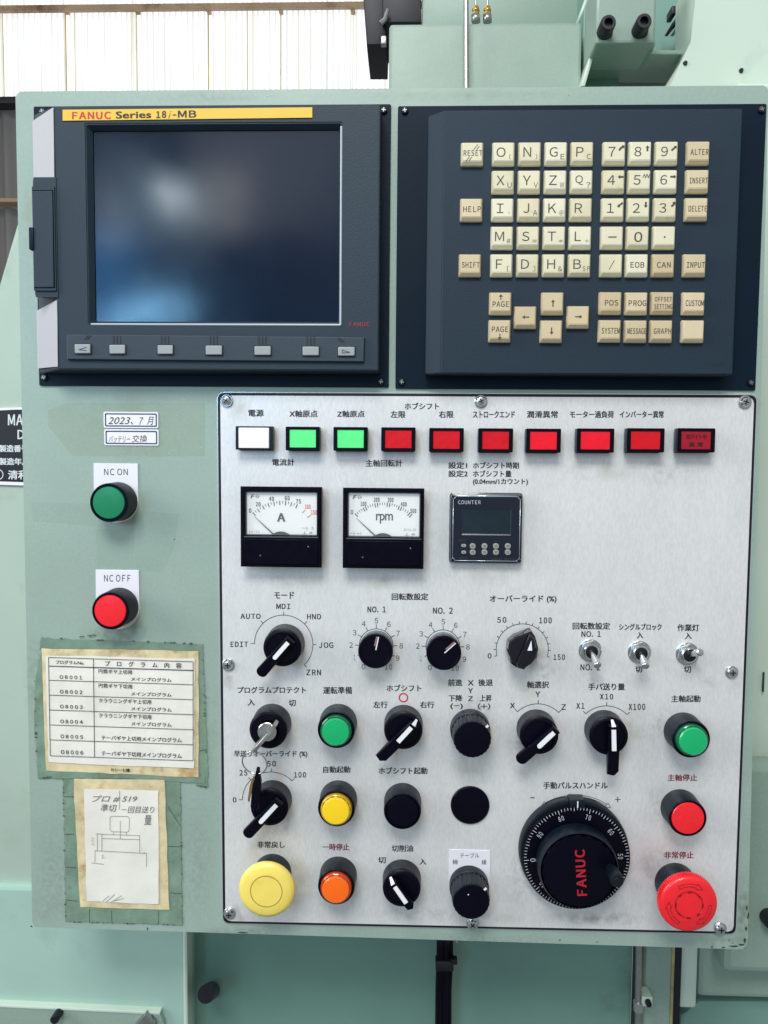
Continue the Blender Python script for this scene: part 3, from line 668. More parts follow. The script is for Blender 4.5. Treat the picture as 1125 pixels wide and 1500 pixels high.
for x, y, wds in ((895, 443.5, W1('POS', .0108)), (933, 444, W1('PROG', .0144)), (971, 443.5, [('OFFSET', .0003, .0028, .0140, .0036), ('SETTING', .0003, -.0030, .0146, .0036)]), (1017, 444, W1('CUSTOM', .0148, .0046)),
                  (894, 484.5, W1('SYSTEM', .0150, .0046)), (932, 485, W1('MESSAGE', .0154, .0046)), (969.5, 485, W1('GRAPH', .0142)), (1016, 485, None)):
    key(*pk(x, y), 'T', word=wds)

# ================================================================== SILVER CONTROL PANEL
cp = thing('operator_console', 'brushed silver control panel with black edge gasket and printed Japanese legends', 'control panel', *P(700, 970), 0)
HPn = .0022
quad = [P(318, 574), P(1109, 577.5), P(1078, 1368), P(326, 1352)]
quad = [(min(quad[0][0], 9), quad[0][1]), quad[1], quad[2], quad[3]]
def inset(q, d):
    c = Vector((sum(p[0] for p in q)/4, sum(p[1] for p in q)/4))
    return [(p[0]+(d if p[0] < c.x else -d), p[1]+(d if p[1] < c.y else -d)) for p in q]
bm = B(); prism(bm, rquad(quad, .0065), .0, .0010, .0003, seg=1); mk('bright_edge', bm, TRIM, cp)
bm = B(); prism(bm, rquad(inset(quad, .0008), .006), .0, .0014); mk('gasket', bm, BLACK, cp)
bm = B(); prism(bm, rquad(inset(quad, .0032), .0050), .0, HPn, .0003, seg=1); mk('plate', bm, SILVER, cp)
for x, y in ((330.8, 586.5), (705, 587.3), (1093.5, 588.5), (333.3, 975), (1074, 986), (335, 1341), (692.5, 1356), (1057, 1363)):
    pscrew(cp, x, y, .0042, CHROME, BLACK, .0062, washer=.0054)
# lower-edge marks where the black gasket has worn
HT = HPn+.0002
RED_T = {'主軸停止', '非常停止', '一時停止'}
T = [('電源', 364, 386, 600, 610), ('X軸原点', 424, 465, 601, 611), ('Z軸原点', 494, 534, 601.5, 611), ('左限', 572.5, 593.5, 602, 612), ('ホブシフト', 593, 643, 590, 599.5), ('右限', 643, 664, 602, 612),
     ('ストロークエンド', 693, 754, 602, 612), ('潤滑異常', 772, 817, 602, 612), ('モーター過負荷', 835, 899, 602, 612), ('インバーター異常', 908, 972, 602, 612), ('電流計', 399, 431, 672, 682),
     ('主軸回転計', 536, 589, 673.5, 683.5), ('設定1', 657, 684, 677, 686.5), ('ホブシフト時期', 693, 760, 677, 686.5), ('設定2', 657, 685, 689, 698.5), ('ホブシフト量', 693, 749, 689, 698.5), ('(0.04mm/1カウント)', 693, 773, 701, 711),
     ('モード', 402, 430.5, 867, 877), ('MDI', 405, 425, 884.5, 892), ('AUTO', 352.5, 381.5, 899, 906.5), ('HND', 450, 470, 899.5, 907), ('EDIT', 338, 363, 940, 947.5), ('JOG', 467.5, 488, 941, 949), ('ZRN', 449, 470, 981, 989),
     ('回転数設定', 574, 627, 869, 879), ('NO.1', 538.5, 565, 888.5, 897), ('NO.2', 634.5, 663, 890, 899), ('オーバーライド (%)', 717.5, 815, 872, 883.5), ('50', 728.5, 741.5, 904, 912), ('100', 790, 808, 904.5, 913),
     ('0', 714.6, 719.8, 957, 964.5), ('150', 811, 827.5, 958.6, 966.6), ('回転数設定', 839, 893.5, 912, 922), ('NO.1', 852, 880, 924.5, 933), ('NO.2', 850.5, 879, 973, 982), ('シングルブロック', 907, 969, 913.5, 923),
     ('入', 933, 942, 926, 935), ('切', 931, 940.5, 976, 985), ('作業灯', 992.5, 1024, 914.5, 924.5), ('入', 1003.5, 1013, 927, 936), ('切', 1002, 1012, 976, 985.5), ('手パ送り量', 862, 915, 1001, 1011), ('X10', 879, 898, 1016.5, 1024.5),
     ('X1', 844.5, 856, 1030, 1038), ('X100', 921, 945, 1031, 1040), ('主軸起動', 983.5, 1026, 1018.5, 1028.5), ('軸選択', 772, 804, 998, 1008), ('Y', 784.6, 791, 1013, 1020.7), ('X', 747.4, 754, 1030, 1037.3), ('Z', 822.6, 828.6, 1031.7, 1039.7),
     ('プログラムプロテクト', 348, 448, 1006, 1015.5), ('入', 363, 373, 1024, 1033.5), ('切', 423, 433, 1025, 1034.5), ('運転準備', 473.5, 515.5, 1006, 1016.5), ('早送りオーバーライド (%)', 343, 450, 1099.5, 1110), ('50', 391.4, 403.8, 1114.7, 1122.7),
     ('25', 351, 362, 1128, 1136), ('100', 431, 448, 1131, 1139), ('0', 341, 346, 1168, 1175.3), ('自動起動', 473.5, 513, 1122.5, 1132), ('ホブシフト', 566.5, 617, 1003, 1012.5), ('左行', 547, 567.5, 1027.5, 1037), ('右行', 615.3, 636, 1027.5, 1037),
     ('前進', 656.5, 677, 995, 1004.8), ('X', 685.5, 693.7, 996.5, 1004), ('後退', 700.8, 721.7, 995, 1004.8), ('Y', 686, 692.4, 1008, 1015.5), ('下降', 657, 677, 1018, 1027.5), ('Z', 686, 692.4, 1020, 1026.8), ('上昇', 703, 720, 1018, 1027.5),
     ('(−)', 659.7, 677.8, 1030.5, 1039), ('(+)', 700, 718, 1030.5, 1039), ('ホブシフト起動', 555, 626, 1124, 1134), ('主軸停止', 978, 1021.3, 1134.2, 1144), ('非常戻し', 377, 417, 1232.5, 1242), ('一時停止', 472.5, 511.5, 1236, 1245.5),
     ('切削油', 574, 605, 1238, 1247.5), ('切', 554, 565, 1255.5, 1264.5), ('入', 614.7, 624, 1258, 1266.5), ('非常停止', 973, 1016, 1247.5, 1257.5), ('手動パルスハンドル', 796, 890, 1145.5, 1155.6), ('+', 901.3, 908.5, 1167.5, 1174.8), ('−', 777, 783, 1168, 1169)]
for s, x0, x1, y0, y1 in T:
    bm = B(); text(bm, s, x0, x1, y0, y1, HT, bold=.00015); mk('printed_legend', bm, REDINK if s in RED_T else INK, cp)
LW = .00052
def dial(c, r, a0, a1, ticks, tl, wd=LW, name='printed_scale'):
    bm = B(); c = P(*c, HT); arc(bm, c, r, a0, a1, wd, HT)
    for a in ticks: line(bm, polar(c, r, a), polar(c, r+tl, a), wd, HT+.00003)
    mk(name, bm, INK, cp); return c
m_ = lambda px, x, y: px*mpp(x, y, HT)
dial((415.5, 943.5), m_(42.6, 415, 943), -90, 135, [-90, -45, 0, 45, 90, 135], .003)
dial((397.5, 1172.5), m_(42, 397, 1172), -90, 45, [-90, -45, 0, 45], .003)
dial((887.5, 1075.5), m_(42, 887, 1075), -45, 45, [-45, 0, 45], .0032)
dial((787.5, 1072.5), m_(42, 787, 1072), -45, 45, [-45, 0, 45], .0032)
dial((765, 951.3), m_(37.8, 765, 951), -105, 105, [-105+14*k for k in range(16)], .0022)
for cx_, cy_ in ((551, 945.5), (648.7, 947)):
    c = dial((cx_, cy_), m_(24.5, cx_, cy_), -115, 115, [-150+30*k for k in range(11)], .0038)
    for k in range(11):
        a = -150+30*k; bm = B(); s = str(k); textc(bm, s, polar(c, m_(36.5, cx_, cy_), a), .0030 if len(s) == 1 and s != '1' else (.0012 if s == '1' else .0060), .0046, HT); mk('printed_number', bm, INK, cp)
bm = B(); arc(bm, P(591, 1022, HT), .0036, 0, 360, .0011, HT); mk('red_ring_mark', bm, REDP, cp)
# arrows above the handwheel
c = P(842, 1247, HT); r = m_(82.5, 842, 1247)
bm = B()
for rr in (r-.0007, r+.0007): arc(bm, c, rr, -32, 32, .0004, HT)
for s_ in (-1, 1):
    a0, a1 = s_*32, s_*37; p = [polar(c, r-.0022, a0), polar(c, r+.0022, a0), polar(c, r, a1)]
    for i in range(3): line(bm, p[i], p[(i+1) % 3], .0004, HT+.00003)
mk('printed_arrow', bm, INK, cp)

# soft grime patches: oil and finger dirt with ragged fading edges
def smudge_mat(name, col, amt, nscale=60):
    m = bpy.data.materials.new(name); m.use_nodes = True; n = m.node_tree.nodes; L = m.node_tree.links; b = n['Principled BSDF']
    b.inputs['Base Color'].default_value = (*lin(col), 1); b.inputs['Roughness'].default_value = .6
    tc_ = n.new('ShaderNodeTexCoord'); g_ = n.new('ShaderNodeTexGradient'); g_.gradient_type = 'SPHERICAL'; L.new(tc_.outputs['Object'], g_.inputs[0])
    ge = n.new('ShaderNodeNewGeometry'); tx_ = n.new('ShaderNodeTexNoise'); tx_.inputs['Scale'].default_value = nscale; tx_.inputs['Detail'].default_value = 6; L.new(ge.outputs['Position'], tx_.inputs[0])
    r_ = n.new('ShaderNodeMapRange'); r_.inputs[1].default_value = .38; r_.inputs[2].default_value = .68; L.new(tx_.outputs[0], r_.inputs[0])
    m1 = n.new('ShaderNodeMath'); m1.operation = 'MULTIPLY'; L.new(g_.outputs[0], m1.inputs[0]); L.new(r_.outputs[0], m1.inputs[1])
    m2 = n.new('ShaderNodeMath'); m2.operation = 'MULTIPLY'; m2.use_clamp = True; L.new(m1.outputs[0], m2.inputs[0]); m2.inputs[1].default_value = amt; L.new(m2.outputs[0], b.inputs['Alpha'])
    return m
SMG = {'grey': smudge_mat('grey_grime', (96, 100, 104), .12), 'red': smudge_mat('reddish_grime', (160, 110, 118), .30), 'oil': smudge_mat('oil_film', (172, 172, 138), .26), 'fine': smudge_mat('speckled_grime', (70, 76, 82), .15, 260), 'brown': smudge_mat('brown_grime', (104, 100, 72), .36, 120)}
_sn = [0]
def smudge(par, x, y, rx, ry, k, h):
    _sn[0] += 1; h = h+.00002*(_sn[0] % 7); bm = B(); c_ = P(x, y, h); s_ = mpp(x, y, h)
    bm.faces.new([bm.verts.new((math.cos(a*PI/12)+c_[0], math.sin(a*PI/12)+c_[1], h)) for a in range(24)])
    o = mk('grime_patch', bm, SMG[k], par, at=(*c_, h), smooth=0); o.scale = (rx*s_, ry*s_, 1); return o
for x, y, rx, ry, k in ((955, 1290, 44, 44, 'red'), (962, 1262, 40, 30, 'fine'), (962, 1180, 34, 36, 'fine'), (966, 1062, 36, 34, 'fine'), (1034, 1120, 30, 26, 'grey'), (400, 1250, 44, 26, 'oil'), (440, 1290, 34, 40, 'oil'),
                        (500, 1245, 34, 22, 'grey'), (588, 1262, 46, 22, 'grey'), (590, 1130, 40, 30, 'grey'), (400, 1030, 46, 34, 'grey'), (460, 1075, 30, 34, 'grey'), (688, 1130, 34, 40, 'oil'), (700, 1040, 44, 26, 'fine'),
                        (800, 985, 34, 28, 'fine'), (790, 965, 22, 18, 'brown'), (770, 1010, 30, 20, 'oil'), (760, 1090, 34, 40, 'fine'), (930, 1060, 26, 50, 'oil'), (865, 990, 26, 28, 'fine'), (938, 995, 30, 26, 'grey'), (1008, 990, 26, 22, 'grey'),
                        (1040, 1000, 20, 14, 'fine'), (760, 1290, 28, 50, 'fine'), (840, 1345, 90, 16, 'grey'), (720, 1345, 60, 20, 'oil'), (345, 1340, 26, 18, 'brown'), (1050, 1355, 30, 16, 'brown'), (700, 600, 26, 20, 'fine'), (345, 600, 30, 20, 'oil'),
                        (480, 650, 20, 30, 'fine'), (560, 675, 26, 14, 'grey'), (880, 690, 60, 18, 'oil'), (415, 850, 66, 16, 'oil'), (560, 850, 66, 16, 'oil'), (712, 842, 56, 18, 'oil'), (550, 1000, 34, 26, 'oil'), (650, 1000, 34, 20, 'oil'),
                        (630, 1340, 120, 14, 'fine'), (400, 1215, 60, 22, 'fine'), (336, 990, 14, 26, 'brown'), (1078, 1000, 14, 24, 'grey'), (880, 1345, 80, 12, 'brown'), (980, 690, 70, 30, 'fine'), (640, 790, 20, 34, 'oil')):
    smudge(cp, x, y, rx, ry, k, HPn+.00004)
for x, y, rx, ry, k in ((172, 930, 60, 26, 'brown'), (60, 1000, 30, 80, 'brown'), (310, 1060, 16, 90, 'oil'), (80, 1280, 36, 90, 'fine'), (70, 1330, 50, 30, 'grey'), (150, 600, 120, 30, 'grey'),
                        (190, 640, 90, 40, 'oil'), (345, 1366, 60, 10, 'brown'), (700, 1378, 160, 12, 'fine'), (1088, 1340, 14, 80, 'brown'), (1060, 1382, 60, 12, 'brown'), (40, 320, 14, 60, 'oil'), (700, 140, 200, 10, 'oil'), (300, 142, 120, 10, 'fine'), (290, 1260, 30, 110, 'fine')):
    smudge(cab, x, y, rx, ry, k, .00036)

# ================================================================== INDICATOR LAMPS
lamps = [(372, 641.5, 'white', WHTL), (443.5, 642.5, 'green', GRNL), (513.5, 643, 'green', GRNL), (583.5, 643.5, 'red', REDL), (654, 644.5, 'red', REDL), (726, 645, 'red', REDL), (796, 645.5, 'red', REDB), (872, 645.3, 'red', REDB), (945.5, 645, 'red', REDL), (1019.5, 645, 'dark red', REDD)]
llab = ['white square-fronted indicator lamp at the left end of the lamp row', 'bright green indicator lamp beside the white lamp', 'bright green indicator lamp next to the first red lamp', 'red indicator lamp under the left limit legend, next to a green lamp',
        'red indicator lamp below the right end of the hob shift legend', 'red indicator lamp under the stroke end legend, above the setting text', 'bright red indicator lamp under the lubrication fault legend', 'bright red indicator lamp under the motor overload legend',
        'plain red indicator lamp under the inverter fault legend', 'dark red indicator lamp with black writing at the right end of the row']
HL = .013
for i, ((x, y, cn, m), lb) in enumerate(zip(lamps, llab)):
    u, v = P(x, y, HL); t = thing('indicator_lamp', lb, 'indicator lamp', u, v, HPn, 'row of square indicator lamps')
    w2, h2 = (.0125 if i else .0140), .0087
    if i > 6: w2 = .0135
    bm = B(); box(bm, u-w2-.0006, u+w2+.0006, v-h2-.0018, v+h2+.0012, HPn, .0045, .0006); box(bm, u-w2-.0018, u+w2+.0018, v-h2-.0012, v+h2+.0012, HPn+.002, HL-.0005, .0007); mk('housing', bm, PLASC, t)
    if i:
        bm = B(); q = rrect(u-w2-.0018, u+w2+.0018, v-h2-.0012, v+h2+.0012, .0008, 2); q2 = rrect(u-w2+.0014, u+w2-.0014, v-h2+.0012, v+h2-.0012, .0004, 2); frame(bm, q, q2, HL-.002, HL+.0006); mk('rim', bm, PLAS, t)
        bm = B(); box(bm, u-w2+.0014, u+w2-.0014, v-h2+.0012, v+h2-.0012, HL-.003, HL+.0001, .0003, 1)
    else:
        bm = B(); box(bm, u-w2+.0012, u+w2-.0012, v-h2+.0002, v+h2-.0002, HL-.003, HL+.0012, .0006)
    ln = mk('lens', bm, m, t)
    if i == 9:
        bm = B(); textc(bm, '切バイト中', (u, v+.0030), .0165, .0040, HL+.0004, bold=.00012); textc(bm, '異 常', (u, v-.0034), .0110, .0038, HL+.0004, bold=.00012); mk('lettering', bm, mat('lamp_ink', (60, 10, 34), .5), ln)

# ================================================================== METERS
def meter(x0, x1, y0, y1, win, label, unit, nums_, lo_a, hi_a, minor, group):
    HM = .017
    q = R(x0, x1, y0, y1, HM); cu_, cv_ = (q[0]+q[1])/2, (q[2]+q[3])/2
    t = thing('panel_meter', label, 'meter', cu_, cv_, HPn, group)
    wq = R(*win, HM)
    bm = B(); box(bm, q[0]+.0008, q[1]-.0008, q[2]+.0008, q[3]-.0008, HPn, HM-.004, .001); mk('case', bm, PLASC, t)
    bm = B(); wt = [(wq[0], wq[2]), (wq[1], wq[2]), (wq[1], wq[3]), (wq[0], wq[3])]; ot = [(q[0], q[2]), (q[1], q[2]), (q[1], q[3]), (q[0], q[3])]
    o2 = [(q[0]+.0014, q[2]+.0014), (q[1]-.0014, q[2]+.0014), (q[1]-.0014, q[3]-.0014), (q[0]+.0014, q[3]-.0014)]
    w2_ = [(p[0]+(.0008 if p[0] < cu_ else -.0008), p[1]+(.0008 if p[1] < (wq[2]+wq[3])/2 else -.0008)) for p in wt]
    rings = [[bm.verts.new((*p, z)) for p in s] for s, z in ((ot, HM-.0045), (ot, HM-.0012), (o2, HM), (wt, HM), (w2_, HM-.003))]
    for A, C_ in zip(rings, rings[1:]):
        for k in range(4): bm.faces.new((A[k], A[(k+1) % 4], C_[(k+1) % 4], C_[k]))
    bezel = mk('bezel', bm, GAUGEBLK, t, smooth=10)
    hd = HM-.0032
    bm = B(); sheet(bm, [(wq[0]-.001, wq[2]-.001), (wq[1]+.001, wq[2]-.001), (wq[1]+.001, wq[3]+.001), (wq[0]-.001, wq[3]+.001)], hd); face = mk('dial_face', bm, DIAL, t)
    W_ = wq[1]-wq[0]; Hh = wq[3]-wq[2]; pc = (cu_, wq[2]-.0055); rr = W_*.572
    bm = B()
    for k, (a_, big) in enumerate(minor): line(bm, polar(pc, rr-(.0036 if big else .0022), a_), polar(pc, rr, a_), .0008 if big else .0005, hd+.0002)
    mk('scale_ticks', bm, INK, face)
    for s, a_, m, f_ in nums_:
        bm = B(); textc(bm, s, polar(pc, rr+.0026, a_), (.0019 if len(s) < 3 else .00155)*len(s), .0036, hd+.0002, rot=0, bold=.00016); mk('scale_number', bm, m, face)
        if f_: bm = B(); line(bm, polar(pc, rr-.0045, a_-1), polar(pc, rr-.001, a_), .0007, hd+.0002); mk('scale_ticks', bm, m, face)
    bm = B()
    textc(bm, unit, (cu_-.0002+(.001 if unit != 'A' else 0), wq[2]+Hh*.41), .0062 if unit == 'A' else .0140, .0068 if unit == 'A' else .0082, hd+.0002, bold=.0004 if unit == 'A' else .00012, sp=.58 if unit == 'A' else .9, raw=unit != 'A'); mk('unit_letter', bm, INK, face)
    bm = B(); textc(bm, 'F', (wq[0]+.0055, wq[3]-.0042), .0030, .0030, hd+.0002, bold=.0003, shear=.35); arc(bm, (wq[0]+.0095, wq[3]-.0042), .0013, 0, 360, .0003, hd+.0002); line(bm, (wq[0]+.0075, wq[3]-.0042), (wq[0]+.0115, wq[3]-.0042), .0003, hd+.00023); mk('maker_mark', bm, INK, face)
    bm = B(); textc(bm, 'FS-50' if unit == 'A' else 'FS-62', (wq[0]+.0068, wq[2]+.0026), .0086, .0014, hd+.0002); mk('small_print', bm, INK, face)
    bm = B(); textc(bm, '~ 2.5' if unit == 'A' else 'DC 12.5V', (wq[1]-.0085, wq[2]+.0062), .0100, .0020, hd+.0002); textc(bm, '⊥ ⌀', (wq[1]-.0085, wq[2]+.0024), .0085, .0022, hd+.0002); mk('small_print', bm, KINK, face)
    bm = B(); a_ = -47; p0 = polar(pc, .0075, a_+1); p1 = polar(pc, rr-.0035, a_)
    d = (Vector(p1)-Vector(p0)).normalized(); nn = Vector((-d.y, d.x)); sheet(bm, [Vector(p0)-nn*.0006, Vector(p0)+nn*.0006, Vector(p1)+nn*.00015, Vector(p1)-nn*.00015], hd+.0010); mk('needle', bm, INK, t)
    bm = B(); pts = [polar((cu_-.0003, wq[2]-.0085), .0118, a) for a in range(-70, 71, 7)]; prism(bm, pts, hd+.0013, hd+.0020); mk('hub_cover', bm, GAUGEBLK, t)
    bm = B(); sheet(bm, [(wq[0]-.0002, wq[2]-.0002), (wq[1]+.0002, wq[2]-.0002), (wq[1]+.0002, wq[3]+.0002), (wq[0]-.0002, wq[3]+.0002)], HM-.0010); mk('cover_glass', bm, GLASS, t)
    bm = B(); box(bm, wq[0]-.0012, wq[1]+.0012, wq[2]-.0018, wq[2]-.0008, HM, HM+.0006, .0003); mk('window_sill', bm, mat('sill', (70, 84, 96), .3), t)
    bm = B(); box(bm, q[0]+.003, q[1]-.003, q[2]+.0024, wq[2]-.003, HM, HM+.0008, .0006); mk('lower_cover', bm, GAUGEBLK, t)
    for a_, c_ in ((q[0]+.017, wq[2]-.017), (q[1]-.011, wq[2]-.009)):
        bm = B(); lathe(bm, [(.0007, 0), (.0005, .0003)], (a_, c_), HM+.0008, 8); mk('pinhole', bm, STEEL, t)
am = []
for k in range(17): am.append((-45+k*4.25, k % 2 == 0))
meter(352, 471, 713, 831, (359.5, 464.5, 720.5, 784.5), 'black ammeter with white scale marked A and orange upper figures', 'A',
      [('0', -45.5, INK, 0), ('20', -32, INK, 0), ('40', -13, INK, 0), ('60', 7.5, INK, 0), ('75', 22.8, INK, 0), ('100', 36.6, ORANGE, 1), ('150', 47.5, ORANGE, 1)], -50, 50, am, 'square panel meters')
meter(502, 621, 715, 833, (509.5, 615.5, 721.5, 787), 'black tachometer with white scale marked rpm', 'rpm',
      [('0', -45.5, INK, 0), ('100', -27, INK, 0), ('200', -9, INK, 0), ('300', 9, INK, 0), ('400', 27, INK, 0), ('500', 42, INK, 0)], -50, 50, [(-44+k*3.52, k % 5 == 0 or k % 5 == 4) for k in range(26)], 'square panel meters')

# ================================================================== COUNTER
HC = .010
q = R(660, 765, 724, 825, HC); cu_, cv_ = (q[0]+q[1])/2, (q[2]+q[3])/2
ct = thing('digital_counter', 'square dark blue digital counter with clear cover and small oval keys', 'counter', cu_, cv_, HPn)
bm = B(); prism(bm, rrect(q[0]-.0008, q[1]+.0008, q[2]-.0008, q[3]+.0012, .003, 4), HPn, HPn+.003, .001); mk('flange', bm, mat('smoke_plastic', (50, 58, 66), .15, coat=.5), ct)
bm = B(); prism(bm, rrect(q[0], q[1], q[2], q[3], .0025, 4), HPn, HC, .0012); mk('case', bm, mat('counter_case', (3, 16, 38), .18, coat=.5), ct)
HCf = HC+.0002
bm = B(); oc = [(q[0]+.0045, q[3]-.0016), (q[1]-.0045, q[3]-.0016), (q[1]-.0020, q[3]-.0045), (q[1]-.0020, q[2]+.0045), (q[1]-.0045, q[2]+.0020), (q[0]+.0045, q[2]+.0020), (q[0]+.0020, q[2]+.0045), (q[0]+.0020, q[3]-.0045)]
for i in range(8): tube(bm, [(*oc[i], HC), (*oc[(i+1) % 8], HC)], .00032 if i else .0008, 6)
mk('bright_bevel', bm, mat('clear_edge', (190, 205, 216), .12, metal=.5), ct)
for (a_, c_) in ((q[0]+.0022, q[3]-.0022), (q[1]-.0022, q[3]-.0022), (q[0]+.0022, q[2]+.0022), (q[1]-.0022, q[2]+.0022)):
    bm = B(); arc(bm, (a_, c_), .0018, 0, 360, .0004, HCf+.0006, 16); mk('corner_ring', bm, STEEL, ct)
lq = R(676, 749, 745, 784, HC)
bm = B(); o_ = [(lq[0], lq[2]), (lq[1], lq[2]), (lq[1], lq[3]), (lq[0], lq[3])]; i_ = inset(o_, .0012); frame(bm, o_, i_, HC-.0005, HC+.0008, HC+.0002); mk('window_frame', bm, mat('lcd_frame', (30, 46, 58), .25), ct)
bm = B(); sheet(bm, inset(o_, .0011), HC+.0003); mk('window', bm, LCD, ct)
for s, x0, x1, y0, y1, m in (('COUNTER', 671, 704, 733, 738.5, WINK), ('RESET', 673, 684, 790, 793, KINK), ('MODE', 673, 684, 816, 819, KINK), ('OMRON', 719, 735, 817.5, 820.5, KINK), ('H7CX', 739, 754, 817.5, 820.5, KINK), ('4', 691.5, 692.6, 791.5, 793, KINK), ('3', 708.5, 710, 791.5, 793, KINK), ('2', 725.5, 727, 791.5, 793.5, KINK)):
    bm = B(); text(bm, s, x0, x1, y0, y1, HCf+.0001); mk('lettering', bm, m, ct)
OV = mat('counter_key', (150, 154, 148), .4)
for x in (692.5, 709.8, 726.6, 744):
    w_ = 4.3
    for y0, y1 in ((796, 804), (805, 813)):
        qq = R(x-w_, x+w_, y0, y1, HC+.0012); rr = (qq[1]-qq[0])*.42
        bm = B(); prism(bm, rrect(*qq[:2], qq[2], qq[3], min(rr, (qq[3]-qq[2])*.48), 4), HC, HC+.0012, .0003)
        k_ = mk('oval_key', bm, OV, ct)
        bm = B(); arc(bm, ((qq[0]+qq[1])/2, (qq[2]+qq[3])/2), .0008, 0, 360, .0003, HC+.0014, 12); mk('key_mark', bm, INK, k_)
for y in (799.3, 809):
    qq = R(675.8, 683, y-2.3, y+2.3, HC+.001); bm = B(); prism(bm, rrect(qq[0], qq[1], qq[2], qq[3], .0012, 4), HC, HC+.001, .0003); k_ = mk('oval_key', bm, OV, ct)
    bm = B(); sheet(bm, [( (qq[0]+qq[1])/2+.0005*math.cos(a), (qq[2]+qq[3])/2+.0005*math.sin(a)) for a in (0, 1.57, 3.14, 4.71)], HC+.0012); mk('key_mark', bm, BLACK, k_)

# ================================================================== OPERATORS
def collar(t, u, v, hp, top, r=.0163, inner=.0138):
    bm = B(); lathe(bm, [(r, hp), (r, hp+.002), (r*.985, hp+.0035), (r*.975, top-.0012), (r*.95, top-.0003), (r*.91, top), (inner+.0003, top), (inner, top-.0006), (inner, top-.004), (inner*.5, top-.0041)], (u, v), 0, 64)
    return mk('collar', bm, PLASC, t)
def ringlip(t, u, v, top, r=.0163, inner=.0138):
    bm = B(); lathe(bm, [(r*.955, top-.0006), (r*.95, top+.0001), (r*.92, top+.0006), (inner+.0004, top+.0006), (inner, top-.0002)], (u, v), 0, 64, caps=False); mk('front_ring', bm, PLAS, t)
def button(name, label, x, y, cap, top=.0225, skirt=None, hp=HPn, r=.0163, group=None, cat='push button'):
    u, v = P(x, y, top); t = thing(name, label, cat, u, v, hp, group); collar(t, u, v, hp, top, r); ringlip(t, u, v, top, r)
    if skirt:
        bm = B(); lathe(bm, [(.0136, top-.0035), (.0136, top+.0005), (.0131, top+.0030), (.0124, top+.0036), (.0118, top+.0036)], (u, v), 0, 56, rib=None); mk('lens_skirt', bm, skirt, t)
        bm = B(); lathe(bm, [(.0117, top-.001), (.0116, top+.0048), (.0108, top+.0058), (.006, top+.0061), (.001, top+.0062)], (u, v), 0, 56); mk('lens_cap', bm, cap, t)
        bm = B()
        for a in range(-70, 80, 24): arc(bm, (u, v), .0121, a, a+17, .0005, top+.0038, 6)
        mk('skirt_line', bm, CHIP, t)
    else:
        bm = B(); lathe(bm, [(.0136, top-.0035), (.0136, top+.0002), (.0130, top+.0010), (.009, top+.0014), (.003, top+.0016), (.0005, top+.0016)], (u, v), 0, 56); mk('cap', bm, cap, t)
    return t
def nplate(x0, x1, y0, y1, label, s, tx_):
    q = R(x0, x1, y0, y1, .001); r = (q[1]-q[0])/2; cu_ = (q[0]+q[1])/2
    pts = [(q[1], q[3]), (q[0], q[3])]+[(cu_-r*math.cos(a*PI/16), q[2]+r-r*math.sin(a*PI/16)) for a in range(17)]
    t = thing('legend_plate', label, 'label plate', cu_, (q[2]+q[3])/2, 0)
    bm = B(); prism(bm, pts, 0, .001, .0003, seg=1); mk('plate', bm, WPLATE, t)
    bm = B(); text(bm, s, *tx_, .0012); mk('lettering', bm, INK, t)
nplate(137.5, 202.5, 679, 766, 'white legend plate reading NC ON around the upper left green button', 'NC  ON', (152.5, 187, 686.5, 696))
nplate(140.5, 204, 835, 922, 'white legend plate reading NC OFF around the left red button', 'NC  OFF', (152.5, 191, 842, 852))
button('push_button', 'dark green push button on the NC ON plate', 159.5, 736.5, GRN, hp=.001, r=.0168, group='round push buttons')
button('push_button', 'red push button on the NC OFF plate', 161.8, 895, RED, hp=.001, r=.0165, group='round push buttons')
button('push_button', 'red push button with black collar above the red emergency stop', 1007.5, 1198.5, RED, group='round push buttons')
button('push_button', 'all black push button under the hob shift start legend', 589.5, 1188.5, PLAS, group='round push buttons')
button('illuminated_button', 'raised green lens push button right of the key switch', 492.5, 1069.5, GRNI, skirt=GRNS, group='illuminated push buttons')
button('illuminated_button', 'raised green lens push button at the right edge above the red button', 1012.5, 1083, GRNI, skirt=GRNS, group='illuminated push buttons')
button('illuminated_button', 'raised yellow lens push button above the orange one', 492.8, 1184.5, YELI, skirt=YELS, group='illuminated push buttons')
button('illuminated_button', 'raised orange lens push button right of the yellow mushroom button', 492.6, 1299, ORGI, skirt=ORGS, group='illuminated push buttons')
u, v = P(688.7, 1180, .004); bm = B(); lathe(bm, [(.0168, HPn), (.0168, .0036), (.0160, .0044), (.006, .0048), (.0005, .0048)], (u, v), 0, 64)
tag(mk('hole_plug', bm, PLAS, None, at=(u, v, HPn)), 'flat round black blanking plug right of the black push button', 'plug')
# yellow mushroom
TM = .034; u, v = P(390, 1306, TM); t = thing('mushroom_button', 'large pale yellow mushroom push button at the lower left of the silver panel', 'push button', u, v, HPn); collar(t, u, v, HPn, .020, .0165)
bm = B(); lathe(bm, [(.010, .018), (.0105, TM-.012), (.0205, TM-.0085), (.0236, TM-.006), (.0240, TM-.0040), (.0232, TM-.0018), (.020, TM-.0004), (.0138, TM), (.0134, TM-.0006), (.0130, TM), (.0005, TM+.0002)], (u, v), 0, 96); mk('mushroom_cap', bm, YELM, t, smooth=50)
bm = B(); arc(bm, (u, v), .0134, 0, 360, .0006, TM+.00015, 64); mk('ring_groove', bm, mat('groove_brown', (170, 140, 60), .5), t)
